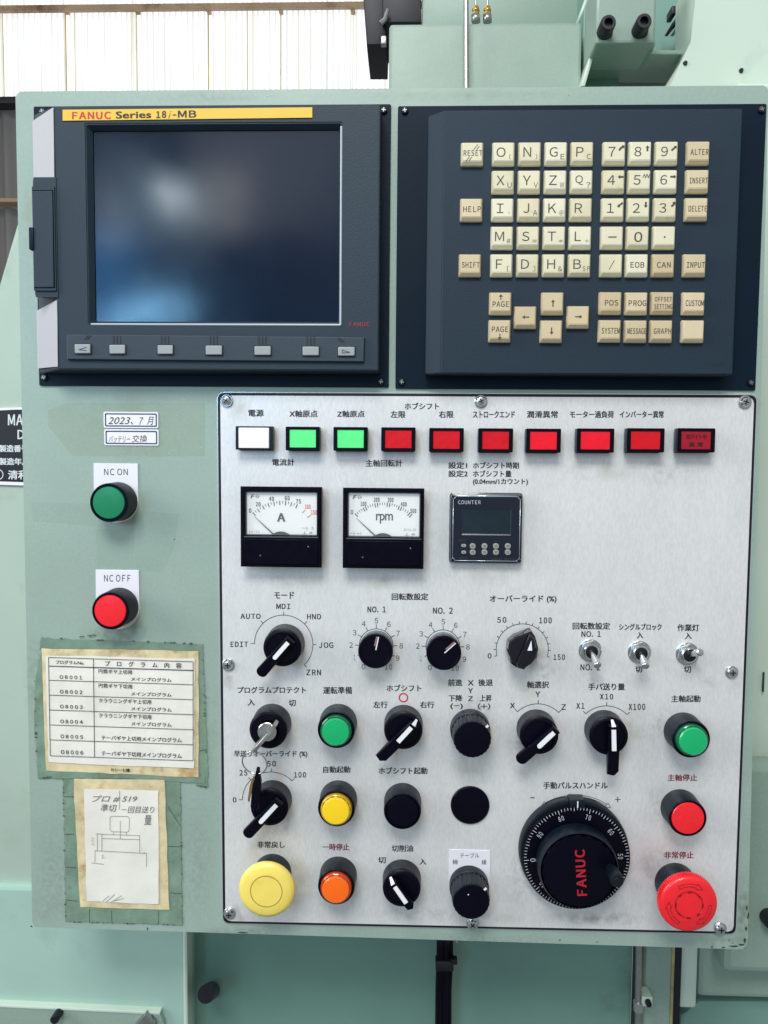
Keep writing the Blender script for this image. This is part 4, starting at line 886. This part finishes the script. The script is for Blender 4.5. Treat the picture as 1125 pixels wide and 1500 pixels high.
# emergency stop
TE = .038; u, v = P(1009.5, 1326, TE); t = thing('emergency_stop_button', 'large red emergency stop mushroom button with knurled rim and rotation arrows', 'emergency stop', u, v, HPn); collar(t, u, v, HPn, .021, .0172)
bm = B(); lathe(bm, [(.011, .018), (.0115, TE-.013), (.0225, TE-.0105), (.0240, TE-.009), (.0240, TE-.0032), (.0236, TE-.0022), (.0222, TE-.0014)], (u, v), 0, 288, rib=(72, .0014, .0233, 0), caps=False); mk('knurled_rim', bm, RED, t, smooth=20)
bm = B(); lathe(bm, [(.0236, TE-.0030), (.0230, TE-.0014), (.021, TE-.0003), (.0118, TE), (.0112, TE-.0008), (.0108, TE-.0008), (.0104, TE), (.0005, TE+.0003)], (u, v), 0, 96); mk('mushroom_cap', bm, RED, t, smooth=50)
DR = mat('dark_red_groove', (128, 14, 26), .5)
bm = B()
for k in range(8): arc(bm, (u, v), .0110, k*45-8, k*45+8, .0013, TE+.0003, 5)
arc(bm, (u, v), .0113, 0, 360, .0003, TE+.0002, 48); mk('centre_marks', bm, DR, t)
for a0 in (-32, 88, 208):
    bm = B(); rm = .0170; wd = .0024; hh = TE+.0004
    arc(bm, (u, v), rm-wd/2, a0, a0+52, .00035, hh, 14); arc(bm, (u, v), rm+wd/2, a0, a0+52, .00035, hh, 14)
    line(bm, polar((u, v), rm-wd/2, a0), polar((u, v), rm+wd/2, a0), .00035, hh+.00003)
    p = [polar((u, v), rm-wd*1.1, a0+52), polar((u, v), rm, a0+70), polar((u, v), rm+wd*1.1, a0+52)]
    line(bm, p[0], p[1], .00035, hh+.00003); line(bm, p[1], p[2], .00035, hh+.00003)
    line(bm, p[0], polar((u, v), rm-wd/2, a0+52), .00035, hh+.00003); line(bm, p[2], polar((u, v), rm+wd/2, a0+52), .00035, hh+.00003); mk('rotation_arrow', bm, DR, t)
bm = B(); 
for _ in range(14):
    a = random.uniform(130, 230); rr = random.uniform(.012, .019); p = polar((u, v), rr, a); sheet(bm, [(p[0]+random.uniform(.0003, .0012)*math.cos(k), p[1]+random.uniform(.0002, .0006)*math.sin(k)) for k in (0, 1.2, 2.5, 3.8, 5)], TE+.0006)
o = mk('grime', bm, mat('grime', (150, 60, 50), .7, alpha=.5), t); o['kind'] = 'stuff'

# rotary selectors
def selector(label, x, y, tail, wa, wb, style, top=.020, r=.0168, lw=.0050):
    u, v = P(x, y, top); t = thing('selector_switch', label, 'selector switch', u, v, HPn, 'black selector switches')
    bm = B(); lathe(bm, [(r, HPn), (r, .004), (r*.985, .006), (r*.975, top-.003)], (u, v), 0, 64); mk('collar', bm, PLASC, t)
    bm = B(); lathe(bm, [(r*.972, top-.0032), (r*.96, top-.0008), (r*.90, top), (r*.78, top+.0003), (r*.76, top-.0006), (r*.5, top-.0006)], (u, v), 0, 64); mk('front_ring', bm, PLAS, t)
    HT_ = top+.0085
    A = Vector(P(*wa, HT_)); Bp = Vector(P(*wb, HT_)); d = (Bp-A).normalized(); n_ = Vector((-d.y, d.x))
    Tp = Vector(P(*tail, HT_-.003)); c = (A+Bp)/2
    # lever centre line passes through the white insert
    L0 = A-d*(.0022 if style == 'round' else .0002); Lt = c+d*max(.010, (Tp-c).dot(d))
    bm = B(); hw = lw
    if style == 'round':
        pts = [L0-n_*hw*.8, L0+n_*hw*.8]+[Lt+n_*hw*.98*math.cos(k*PI/10)+d*hw*.9*math.sin(k*PI/10)-d*hw*.9 for k in range(11)]
        t_ = B(); prism(t_, [tuple(p) for p in pts], top-.0008, HT_, .0012)
        for vv in t_.verts:
            s = (Vector((vv.co.x, vv.co.y))-c).dot(d)
            if s > .006 and vv.co.z > top+.004: vv.co.z -= (s-.006)*.25
        merge(bm, t_)
    else:
        pts = [L0-n_*hw*.75, L0+n_*hw*.75, c+d*.006+n_*hw*.9, Lt-d*.004+n_*hw, Lt+n_*hw*.25, Lt-d*.0015-n_*hw*.9, c+d*.006-n_*hw*.9]
        t_ = B(); prism(t_, [tuple(p) for p in pts], top-.0008, HT_, .0010)
        for vv in t_.verts:
            s = (Vector((vv.co.x, vv.co.y))-c).dot(d)
            if s > .006 and vv.co.z > top+.004: vv.co.z -= (s-.006)*.25
        merge(bm, t_)
    # foot of the lever under the tail
    lv = mk('lever', bm, PLAS, t)
    iw = .0018; h_ = HT_+.0004; bm = B()
    if style == 'round':
        pts = [A-n_*iw+d*.001, A+n_*iw+d*.001, Bp+n_*iw-d*.001]+[Bp-d*.001+n_*iw*math.cos(k*PI/6)+d*iw*math.sin(k*PI/6) for k in range(1, 6)]+[Bp-n_*iw-d*.001]
        prism(bm, [tuple(p) for p in pts], HT_-.001, h_)
        mk('white_pointer', bm, WHITE, lv)
    else:
        a2 = A+d*.0030; a1 = A+d*.0010
        prism(bm, [tuple(p) for p in (a2-n_*iw, a2+n_*iw, Bp+n_*iw, Bp-n_*iw)], HT_-.001, h_); mk('white_pointer', bm, WHITE, lv)
        bm = B(); q_ = [A-d*.0034-n_*iw*.5, A-d*.0034+n_*iw*.5, A+d*.0006+n_*iw, A+d*.0006-n_*iw]; z_ = [top+.003, top+.003, h_+.0001, h_+.0001]
        vs = [bm.verts.new((p.x, p.y, z)) for p, z in zip(q_, z_)]; bm.faces.new(vs)
        g2 = bmesh.ops.extrude_face_region(bm, geom=bm.faces[:]); bmesh.ops.translate(bm, verts=[x_ for x_ in g2['geom'] if isinstance(x_, bmesh.types.BMVert)], vec=(*(-d*.0006), .0003)); bmesh.ops.recalc_face_normals(bm, faces=bm.faces)
        mk('folded_pointer_tip', bm, WHITE, lv)
    return t
selector('mode selector with long black lever pointing lower left, inside the AUTO MDI scale', 413.3, 949, (379, 993), (423, 940), (401.5, 964.5), 'round')
selector('rapid override selector with lever pointing lower left below the key ring', 394.5, 1183, (356, 1228), (406, 1178), (381, 1205), 'round')
selector('hob shift selector under the red ring mark with lever pointing lower left', 590.7, 1070.5, (549, 1112), (606, 1062), (583, 1087), 'wedge')
selector('axis selector between X Y Z marks with lever pointing lower left', 790, 1077.5, (758, 1118), (813, 1072), (789, 1094.5), 'round')
selector('feed multiplier selector with lever pointing straight down below X10', 892, 1078.5, (897.5, 1140), (899, 1064), (899.8, 1100), 'wedge')
selector('coolant selector at the bottom with short lever pointing lower right', 588.3, 1302, (604, 1333), (575.5, 1295), (595, 1323), 'wedge', lw=.0042)
# knurled knobs
def ribbed(label, x, y, dot, top=.030, extra=None):
    u, v = P(x, y, top); t = thing('ribbed_knob', label, 'knob', u, v, HPn, 'tall ribbed black knobs')
    bm = B(); lathe(bm, [(.0172, HPn), (.0172, .008), (.0168, .0115), (.0160, .012)], (u, v), 0, 64); mk('skirt', bm, PLASC, t)
    bm = B(); lathe(bm, [(.0163, .011), (.0160, top-.0035), (.0157, top-.0012), (.0150, top-.0002)], (u, v), 0, 192, rib=(24, .0006, .0153, 0), caps=False); mk('ribbed_grip', bm, PLASC, t, smooth=22)
    bm = B(); lathe(bm, [(.0152, top-.0006), (.0146, top+.0002), (.013, top+.0004), (.0005, top+.0005)], (u, v), 0, 64); mk('cap', bm, PLAS, t)
    p = P(*dot, top); bm = B(); d = (Vector(p)-Vector((u, v))).normalized(); line(bm, Vector(p)-d*.0012, Vector(p)+d*.0014, .0019, top+.0010); mk('white_dot', bm, WHITE, t)
    return t, u, v
ribbed('ribbed black knob with a white dot under the forward back legends', 692, 1083.5, (713.3, 1063.5))
t, u, v = ribbed('ribbed black knob with a white dot in front of the white table label', 690.3, 1321, (710.5, 1301.5))
bm = B(); lathe(bm, [(.0006, 0), (.0004, .0003)], P(686, 1310, .03), .0306, 8); mk('speck', bm, WHITE, t)
q = R(658, 717.5, 1245, 1300, HPn); t = thing('table_label', 'white label reading table in Japanese behind the lower ribbed knob', 'label', (q[0]+q[1])/2, q[3]-.01, HPn)
bm = B(); prism(bm, rrect(q[0], q[1], q[2], q[3], .0008, 2), HPn, HPn+.0006); mk('label_plate', bm, WPLATE, t)
for s, x0, x1, y0, y1 in (('テーブル', 674, 702, 1249.5, 1256.5), ('締', 663, 670.5, 1259, 1266.5), ('緩', 705.5, 712.5, 1259.5, 1266.5)):
    bm = B(); text(bm, s, x0, x1, y0, y1, HPn+.0008); mk('lettering', bm, INK, t)
# speed potentiometers
for x, y, p0, p1, lb in ((550, 954.5, (550.5, 952), (554.5, 933), 'speed knob NO.1 with pointer line towards five'), (650.2, 957, (651, 956.5), (667.5, 942), 'speed knob NO.2 with pointer line towards seven')):
    top = .021; u, v = P(x, y, top); t = thing('speed_knob', lb, 'knob', u, v, HPn, 'speed setting knobs')
    bm = B(); lathe(bm, [(.0140, HPn), (.0142, .004), (.0143, .015)], (u, v), 0, 56); mk('skirt', bm, ALU, t)
    bm = B(); lathe(bm, [(.0146, .0135), (.0147, top-.0012), (.0140, top-.0001), (.0125, top), (.0120, top-.0008), (.0005, top-.0008)], (u, v), 0, 64); mk('cap', bm, PLAS, t)
    bm = B(); a_, c_ = Vector(P(*p0, top)), Vector(P(*p1, top)); line(bm, a_, c_, .0010, top+.0003); d = (c_-a_).normalized(); n_ = Vector((-d.y, d.x)); mk('pointer_line', bm, mat('pale_pointer', (224, 226, 222), .3), t)
    bm = B(); line(bm, a_+d*.003+n_*.0016, c_+n_*.0014, .0012, top+.0002); mk('pointer_flank', bm, mat('pink_grey', (150, 112, 128), .3), t)
# override bar knob
top = .024; u, v = P(767, 956, top-.004); t = thing('override_knob', 'black glossy bar knob with white triangle inside the fifty to one hundred fifty scale', 'knob', u, v, HPn)
GL = mat('glossy_black', (2, 5, 20), .10, spec=.6, coat=.2)
bm = B(); lathe(bm, [(.0128, HPn), (.0132, .004), (.0130, .012), (.0120, .014)], (u, v), 0, 8); mk('skirt', bm, GL, t, smooth=10)
def wpt(x, y, h): return P(x, y, h)
out = [(779, 924), (785, 933), (789.5, 951), (787, 965), (777, 971), (768, 982.5), (755, 978), (747.5, 972), (748, 960), (744, 950), (745.5, 941), (755, 933)]
c0 = Vector((u, v)); topo = [Vector(P(x, y, .020)) for x, y in out]; bot = [c0+(p-c0)*1.02 for p in topo]
bm = B(); prism(bm, [tuple(p) for p in bot], .008, .020, .0012, top=[tuple(c0+(p-c0)*.97) for p in topo], seg=1); mk('knob_body', bm, GL, t, smooth=15)
bm = B(); bar = [Vector(P(x, y, top)) for x, y in ((776, 929), (783, 936), (786, 950), (770, 976), (758, 978), (757, 972), (767, 950))]
prism(bm, [tuple(p) for p in bar], .018, top, .0015, seg=2); mk('grip_bar', bm, GL, t, smooth=15)
bm = B(); sheet(bm, PQ([(778.5, 938), (779.5, 953), (772.5, 953)], top+.0003), top+.0003); mk('white_triangle', bm, WHITE, t)
# toggle switches
def toggle(label, x, y, tip, ht=.023):
    u, v = P(x, y, .005); t = thing('toggle_switch', label, 'toggle switch', u, v, HPn, 'chrome toggle switches')
    bm = B(); lathe(bm, [(.0098, HPn), (.0098, .0030), (.0092, .0033)], (u, v), 0, 32); mk('washer', bm, CHROME, t)
    bm = B(); a0 = random.uniform(0, 1); hx = [(u+.0093*math.cos(a0+k*PI/3), v+.0093*math.sin(a0+k*PI/3)) for k in range(6)]; prism(bm, hx, .0033, .0058, .0006); mk('hex_nut', bm, CHROME, t)
    bm = B(); lathe(bm, [(.0066, .0058), (.0066, .0085), (.0060, .0092), (.0052, .0092), (.0050, .0068), (.001, .0066)], (u, v), 0, 32); mk('bushing', bm, CHROME, t)
    bm = B(); lathe(bm, [(.0050, .0070), (.0048, .0082), (.003, .0086)], (u, v), 0, 24); mk('dark_boot', bm, BLACK, t)
    p0 = Vector((u, v, .0075)); p1 = Vector((*P(*tip, ht), ht)); d = p1-p0; bm = B()
    rr = [.0020, .0023, .0029, .0033, .0033, .0028, .0016]; ss = [0, .3, .6, .85, .94, .985, 1.0]; pts = [p0+d*s for s in ss]; x_ = d.orthogonal().normalized(); y_ = d.normalized().cross(x_); rg = []
    for p, r_ in zip(pts, rr): rg.append([bm.verts.new(p+(x_*math.cos(2*PI*k/20)+y_*math.sin(2*PI*k/20))*r_) for k in range(20)])
    for A, C_ in zip(rg, rg[1:]):
        for k in range(20): bm.faces.new((A[k], A[(k+1) % 20], C_[(k+1) % 20], C_[k]))
    bm.faces.new(rg[-1]); bm.faces.new(rg[0][::-1]); mk('bat_lever', bm, CHROME, t, smooth=60)
toggle('chrome toggle switch under the first NO.1 legend, lever down', 865.3, 953.5, (876, 976))
toggle('chrome toggle switch under the single block legend, lever down', 937.5, 956, (946, 977))
toggle('chrome toggle switch under the work light legend, lever flicked up', 1008, 958.5, (1026.5, 955), .022)
# key switch with keys
top = .0215; u, v = P(393, 1069.5, top); t = thing('key_switch', 'black key switch with chrome lock cylinder at the left of the silver panel', 'key switch', u, v, HPn)
collar(t, u, v, HPn, top, .0168); bm = B(); lathe(bm, [(.0160, top-.001), (.0157, top+.0002), (.0145, top+.0014), (.0098, top+.0018), (.0092, top+.0010)], (u, v), 0, 64, caps=False); mk('front_ring', bm, PLAS, t)
lu, lv_ = P(389.5, 1074.5, top+.003); bm = B(); lathe(bm, [(.0095, top-.002), (.0083, top+.0016), (.0080, top+.0028), (.0074, top+.0032), (.001, top+.0032)], (u-.0006, v-.0006), 0, 40); cyl_ = mk('lock_cylinder', bm, CHROME, t)
a = math.radians(-130); d = Vector((math.cos(a), math.sin(a))); n_ = Vector((-d.y, d.x)); c = Vector((u-.0006, v-.0006))
bm = B(); line(bm, c-d*.0055, c+d*.0055, .0018, top+.0034); mk('keyhole', bm, BLACK, cyl_)
kt = thing('key', 'steel key standing in the lock of the key switch', 'key', c.x, c.y, top)
bm = B(); z0 = top+.0032
bl_ = [(-.0032, z0-.004), (.0032, z0-.004), (.0032, z0+.004), (.010, z0+.006), (.0135, z0+.020), (.009, z0+.026), (-.009, z0+.026), (-.0155, z0+.018), (-.0155, z0+.005), (-.0032, z0+.004)]
th = .0015
A_ = [bm.verts.new((c.x+d.x*s-n_.x*th, c.y+d.y*s-n_.y*th, z)) for s, z in bl_]; C_ = [bm.verts.new((c.x+d.x*s+n_.x*th, c.y+d.y*s+n_.y*th, z)) for s, z in bl_]
bm.faces.new(A_); bm.faces.new(C_[::-1])
for k in range(len(A_)): bm.faces.new((A_[k], A_[(k+1) % len(A_)], C_[(k+1) % len(A_)], C_[k]))
bmesh.ops.recalc_face_normals(bm, faces=bm.faces); bmesh.ops.bevel(bm, geom=bm.edges[:], offset=.0003, segments=1, affect='EDGES'); mk('bow', bm, STEEL, kt)
RH = .040; rc = P(373, 1117.5, RH); bm = B(); rr = 18.6*mpp(373, 1117, RH)
tube(bm, [(rc[0]+rr*math.sin(k*2*PI/48), rc[1]+rr*math.cos(k*2*PI/48), RH+.004*math.sin(k*2*PI/48+1)) for k in range(49)], .00065, 8)
tag(mk('key_ring', bm, CHROME, None, at=(*rc, RH), smooth=60), 'thin steel split ring joining the two keys', 'key ring')
kt = thing('spare_key', 'black headed brass key hanging from the key ring', 'key', *P(373, 1155, .036), .036)
bm = B(); prism(bm, PQ([(375.5, 1126), (379, 1127), (382, 1146), (380.5, 1170), (378, 1186), (372.5, 1188), (366.5, 1182), (368.5, 1160), (373, 1138)], .038), .033, .038, .0009); mk('black_head', bm, PLAS, kt)
bm = B(); prism(bm, PQ([(372.5, 1136), (369.5, 1139), (365.5, 1152), (362.5, 1172), (364.5, 1176), (368.5, 1160)], .037), .035, .037, .0004); mk('brass_blade', bm, BRASS, kt)

# ================================================================== HANDWHEEL
ub, vb = P(840, 1246, .006); h1, h2 = .0135, .030
hwt = thing('pulse_handwheel', 'large black pulse generator handwheel with white graduations and red lettering', 'handwheel', ub, vb, HPn)
R1 = .0468
bm = B(); lathe(bm, [(R1*1.005, HPn), (R1*1.005, .0085), (R1*.985, .0102), (R1*.96, .0104)], (ub, vb), 0, 96); mk('base_ring', bm, PLASC, hwt)
pa, pc_ = P(830, 1177, .012), P(857, 1177, .012)
bm = B(); mx_, my_ = polar((ub, vb), R1, 1); box(bm, ub-.0060, ub+.0072, vb+R1-.005, vb+R1+.0022, HPn, .0150, .0012); mk('index_block', bm, PLASC, hwt)
bm = B(); box(bm, ub+.0002, ub+.0012, vb+R1-.0048, vb+R1+.0010, .0145, .01535, .0002, 1); mk('index_line', bm, WHITE, hwt)
u, v = P(844.5, 1257, h1)
bm = B(); lathe(bm, [(R1*.98, .0102), (R1*.98, h1-.0012), (R1*.965, h1), (R1*.60, h1), (R1*.58, h1)], (u, v), 0, 128); dl = mk('graduated_dial', bm, PLAS, hwt)
bm = B()
for k in range(100):
    a = 14-(k-70)*3.6; L_ = .0040 if k % 10 == 0 else (.0032 if k % 5 == 0 else .0022)
    line(bm, polar((u, v), R1*.955-L_, a), polar((u, v), R1*.955, a), .00042, h1+.0002)
mk('graduations', bm, WINK, dl)
for k in range(10):
    a = 14-(k*10-70)*3.6; bm = B(); s = str(k*10); textc(bm, s, polar((u, v), R1*.955-.0075, a), .0017*len(s)+.0012, .0044, h1+.0002, rot=-a); mk('dial_number', bm, WINK, dl)
u2, v2 = P(849, 1277, h2); R2 = .0322
bm = B(); lathe(bm, [(R2*1.05, h1), (R2*1.03, h1+.003), (R2*.98, h2-.002), (R2*.95, h2), (R2*.93, h2), (.001, h2+.0002)], (u2, v2), 0, 160, rib=(20, .0007, R2*.94, h1+.002)); kn = mk('finger_wheel', bm, PLAS, hwt, smooth=25)
bm = B(); lathe(bm, [(R2*1.055, h1+.0003), (R2*1.04, h2-.004), (R2*1.0, h2-.0012)], (u2, v2), 0, 96, caps=False); mk('grip_wall', bm, PLASC, hwt)
a_, c_ = Vector(P(852.5, 1311, h2)), Vector(P(849, 1244.5, h2)); d = (c_-a_); L_ = d.length; rot = math.degrees(math.atan2(d.y, d.x))
bm = B(); textc(bm, 'FANUC', (a_+c_)/2, L_, .0080, h2+.0006, rot=rot, bold=.0004); mk('lettering', bm, mat('wheel_red', (176, 22, 46), .5), kn)
hp0 = P(896, 1270, h2); hp1 = P(904, 1291, .052)
bm = B(); q0 = Vector((*P(904.5, 1291, .050), .050)); base = Vector((q0.x-.0006, q0.y+.0002, h2-.001))
rg = []; 
for s, r_ in ((0, .0042), (.12, .0036), (.2, .0048), (.6, .0056), (.92, .0058), (1, .0050)):
    p = base.lerp(q0, s); rg.append([bm.verts.new((p.x+r_*math.cos(2*PI*k/24), p.y+r_*math.sin(2*PI*k/24), p.z)) for k in range(24)])
for A, C2 in zip(rg, rg[1:]):
    for k in range(24): bm.faces.new((A[k], A[(k+1) % 24], C2[(k+1) % 24], C2[k]))
bm.faces.new(rg[-1]); hd_ = mk('spinner_handle', bm, PLASC, hwt, smooth=50)
bm = B(); lathe(bm, [(.0030, 0), (.0028, .0003)], (q0.x, q0.y), .0500, 20); mk('handle_screw', bm, BLACK, hd_)

# ================================================================== STICKERS AND PAPERS
def sticker(label, x0, x1, y0, y1, words_):
    q = R(x0, x1, y0, y1, .0004); t = thing('sticker', label, 'sticker', (q[0]+q[1])/2, (q[2]+q[3])/2, 0, 'handwritten stickers')
    bm = B(); prism(bm, rrect(q[0], q[1], q[2], q[3], .0012, 3), .0001, .0008); mk('label_sheet', bm, STICK, t)
    o_ = rrect(q[0]+.0012, q[1]-.0012, q[2]+.0012, q[3]-.0012, .0010, 3); i_ = rrect(q[0]+.0022, q[1]-.0022, q[2]+.0022, q[3]-.0022, .0006, 3)
    bm = B(); n_ = len(o_); a = [bm.verts.new((*p, .0010)) for p in o_]; b_ = [bm.verts.new((*p, .0010)) for p in i_]
    for k in range(n_): bm.faces.new((a[k], a[(k+1) % n_], b_[(k+1) % n_], b_[k]))
    mk('blue_border', bm, BLUEINK, t)
    for s, a0, a1, b0, b1, sh in words_:
        bm = B(); text(bm, s, a0, a1, b0, b1, .0010, shear=sh); mk('handwriting', bm, KINK, t)
sticker('upper handwritten sticker with blue border reading 2023 7', 152, 232, 603.5, 627, [('2023、', 158, 195, 611, 622, .3), ('7', 204, 210, 611.5, 622, .3), ('月', 215, 225, 610.5, 622.5, .2)])
sticker('lower handwritten sticker with blue border reading battery change', 153, 232.5, 629, 652.5, [('バッテリー', 159, 191, 638.5, 648, .25), ('交換', 193, 215, 637, 648, .15)])
# taped papers: jagged tape strips
def jag(pts, h, amp=1.0, step=6):
    out = []
    for i in range(len(pts)):
        a, c = pts[i], pts[(i+1) % len(pts)]; n_ = max(1, int(math.hypot(c[0]-a[0], c[1]-a[1])/step))
        for k in range(n_): s = k/n_; out.append(P(a[0]+(c[0]-a[0])*s+random.uniform(-amp, amp), a[1]+(c[1]-a[1])*s+random.uniform(-amp, amp), h))
    return out
def tape(parent, pts, h, m=TAPE, amp=.8, name='tape_strip'):
    bm = B(); prism(bm, jag(pts, h, amp), h-.0003, h); return mk(name, bm, m, parent)
t1 = thing('program_list_sheet', 'yellowed program list table taped to the cabinet with old green tape', 'paper sheet', *P(175, 1040), 0)
tape(t1, [(59, 934), (120, 937), (200, 940), (297, 944), (299, 960), (120, 955), (58, 952)], .0006)
tape(t1, [(52, 990), (62, 950), (72, 1000), (76, 1136), (56, 1140), (50, 1060)], .0010)
tape(t1, [(285, 946), (297, 944), (304, 1110), (305, 1152), (290, 1152), (284, 1100)], .0008)
tape(t1, [(55, 1128), (180, 1130), (300, 1138), (300, 1148), (180, 1140), (56, 1140)], .0012)
bm = B()
for _ in range(70):
    e_ = random.choice([(58, 934, 296, 943), (58, 1140, 75, 1138), (286, 1150, 304, 1153), (50, 990, 54, 1130), (296, 946, 304, 1150), (110, 934, 140, 930)]); s = random.random(); x = e_[0]+(e_[2]-e_[0])*s; y = e_[1]+(e_[3]-e_[1])*s
    blob(bm, x, y, random.uniform(.6, 3.0), random.uniform(.5, 1.6), .0014+random.uniform(0, .0001), 7)
o = mk('tape_edge_dirt', bm, TAPED, t1); o['kind'] = 'stuff'
HPp = .0018
def wavy(parent, name, quad_, h, m, nx=14, ny=12, amp=.0005, thick=.0003, edge=.6):
    bm = B(); Q = [Vector(P(*p, h)) for p in quad_]; g = []
    for i in range(nx+1):
        col = []
        for j in range(ny+1):
            s, t_ = i/nx, j/ny; p = (Q[0]*(1-s)+Q[1]*s)*(1-t_)+(Q[3]*(1-s)+Q[2]*s)*t_
            if i in (0, nx): p.x += random.uniform(-edge, edge)*.0006
            if j in (0, ny): p.y += random.uniform(-edge, edge)*.0006
            z = h+amp*(math.sin(s*9+t_*4)*.3+math.sin(t_*11-s*3)*.25)-amp*.6
            col.append(bm.verts.new((p.x, p.y, z)))
        g.append(col)
    for i in range(nx):
        for j in range(ny): bm.faces.new((g[i][j], g[i][j+1], g[i+1][j+1], g[i+1][j]))
    return mk(name, bm, m, parent, smooth=80)
wavy(t1, 'aged_margin', [(60.5, 950), (291, 953.5), (290.5, 1139), (67, 1129)], HPp, CREAM)
wavy(t1, 'paper', [(66, 960), (285, 965), (284, 1126), (71, 1117)], HPp+.0007, PAPER)
HP2 = HPp+.0010
TQ = [(71, 963), (282.8, 969.3), (282.8, 1114.4), (73.5, 1107)]
def tq(s, t_):
    a = Vector(TQ[0])*(1-s)+Vector(TQ[1])*s; b_ = Vector(TQ[3])*(1-s)+Vector(TQ[2])*s; p = a*(1-t_)+b_*t_; return (p.x, p.y)
bm = B(); ts = [0, .088, .232, .383, .534, .686, .838, 1.0]
for k, t_ in enumerate(ts):
    y = [tq(s, t_) for s in (0, .25, .5, .75, 1)]
    for a, c in zip(y, y[1:]): pline(bm, a, c, 1.2 if k in (1,) else .8, HP2)
for s in (0, .31, 1): pline(bm, tq(s, 0), tq(s, 1), .9, HP2+.00003)
mk('ruled_table', bm, INK, t1)
PINK_ = mat('faded_ink', (36, 34, 40), .7)
def ttext(s, s0, s1, t0, t1_, **k):
    bm = B(); textq(bm, s, PQ([tq(s0, t0), tq(s1, t0), tq(s1, t1_), tq(s0, t1_)], HP2), HP2, **{'bold': .00006, **k}); mk('printed_text', bm, PINK_, t1)
ttext('プログラムNo.', .05, .245, .026, .064); ttext('プ　ロ　グ　ラ　ム　内　容', .39, .92, .016, .070)
for k, row in enumerate((('円筒ギヤ上切用', 1), ('円筒ギヤ下切用', 1), ('クラウニングギヤ上切用', 1), ('クラウニングギヤ下切用', 1), ('テーパギヤ上切用メインプログラム', 0), ('テーパギヤ下切用メインプログラム', 0))):
    a, c = ts[k+1], ts[k+2]; H_ = c-a
    ttext('O 8 0 0 '+str(k+1), .075, .23, a+H_*.62, a+H_*.86, bold=.00009)
    if row[1]:
        ttext(row[0], .345, .345+.033*len(row[0]), a+H_*.10, a+H_*.40, sp=1.12); ttext('メインプログラム', .57, .85, a+H_*.60, a+H_*.86)
    else: ttext(row[0], .36, .92, a+H_*.58, a+H_*.88)
bm = B(); textq(bm, 'カシ一七機', PQ([(162, 1125), (190, 1126), (190, 1131), (162, 1130)], HP2), HP2, bold=.0001); mk('printed_text', bm, INK, t1)
t2 = thing('pencil_sketch_note', 'small white note with pencil sketch taped below the program list', 'paper sheet', *P(178, 1240), 0)
tape(t2, [(92, 1136), (120, 1136), (123, 1345), (96, 1350)], .0006); tape(t2, [(238, 1140), (264, 1139), (267, 1354), (244, 1350)], .0008); tape(t2, [(95, 1325), (180, 1328), (266, 1334), (267, 1355), (96, 1350)], .0010)
bm = B()
for x0, y0, x1, y1 in ((93, 1167, 108, 1167), (95, 1270, 112, 1271), (96, 1318, 114, 1320), (131, 1332, 131, 1352), (163, 1334, 164, 1353), (232, 1334, 232, 1354), (246, 1182, 264, 1210), (250, 1308, 266, 1309), (94, 1222, 108, 1222), (247, 1240, 264, 1240), (296, 1016, 303, 1022), (292, 1100, 303, 1098)):
    pline(bm, (x0, y0), (x1, y1), .8, .0013)
mk('tape_creases', bm, TAPED, t2)
bm = B()
for _ in range(60):
    e_ = random.choice([(96, 1350, 267, 1355), (92, 1140, 96, 1350), (264, 1140, 267, 1354)]); s = random.random(); blob(bm, e_[0]+(e_[2]-e_[0])*s, e_[1]+(e_[3]-e_[1])*s, random.uniform(.5, 2), random.uniform(.4, 1.2), .0014, 7)
o = mk('tape_edge_dirt', bm, TAPED, t2); o['kind'] = 'stuff'
wavy(t2, 'aged_margin', [(107.5, 1140.5), (241, 1143), (248, 1333), (117, 1329)], HPp, CREAM, 10, 12)
wavy(t2, 'paper', [(123, 1155.5), (231.5, 1158.5), (232.5, 1325), (126.5, 1320.5)], HPp+.0007, PAPER, 10, 12)
PEN = mat('pencil', (136, 136, 136), .7)
for s, x0, x1, y0, y1, sh in (('プロ # 519', 135, 201, 1165, 1175, .3), ('準切', 147, 171, 1178, 1189, .2), ('－回目送り', 178, 226, 1181, 1191, .2), ('量', 211, 222, 1194, 1208, .1)):
    bm = B(); text(bm, s, x0, x1, y0, y1, HP2, shear=sh); mk('handwriting', bm, mat('pencil_dark', (104, 104, 108), .7), t2)
bm = B()
for pts in ([(161, 1197), (164, 1195.5), (187, 1196), (189.5, 1199), (189, 1217), (186, 1219), (163, 1218), (161, 1215), (161, 1197)], [(166, 1219), (166, 1223)], [(185, 1219), (185, 1223.5)], [(176, 1202), (176, 1230)], [(149, 1247), (149, 1222), (204.5, 1224), (204.5, 1249)],
            [(149, 1228), (204.5, 1230)], [(140, 1221), (150, 1222)], [(142.5, 1221), (142.5, 1247)], [(139, 1246), (213, 1250)], [(139, 1246), (139, 1263)], [(134, 1264), (152, 1266)], [(214.5, 1250), (214.5, 1270)], [(210, 1249), (214.5, 1250)], [(150, 1320), (160, 1312)], [(155, 1322), (168, 1310)], [(162, 1322), (178, 1312)], [(166, 1320), (181, 1316)], [(175, 1158), (175, 1186)]):
    for a, c in zip(pts, pts[1:]): pline(bm, a, c, .65, HP2)
o = mk('pencil_drawing', bm, PEN, t2); o['kind'] = 'stuff'
for s, x0, x1, y0, y1 in (('5 1', 134, 137.5, 1227, 1238), ('2.', 148.5, 154, 1252, 1257)):
    bm = B(); text(bm, s, x0, x1, y0, y1, HP2); mk('handwriting', bm, PEN, t2)
print('objects', len(bpy.data.objects))
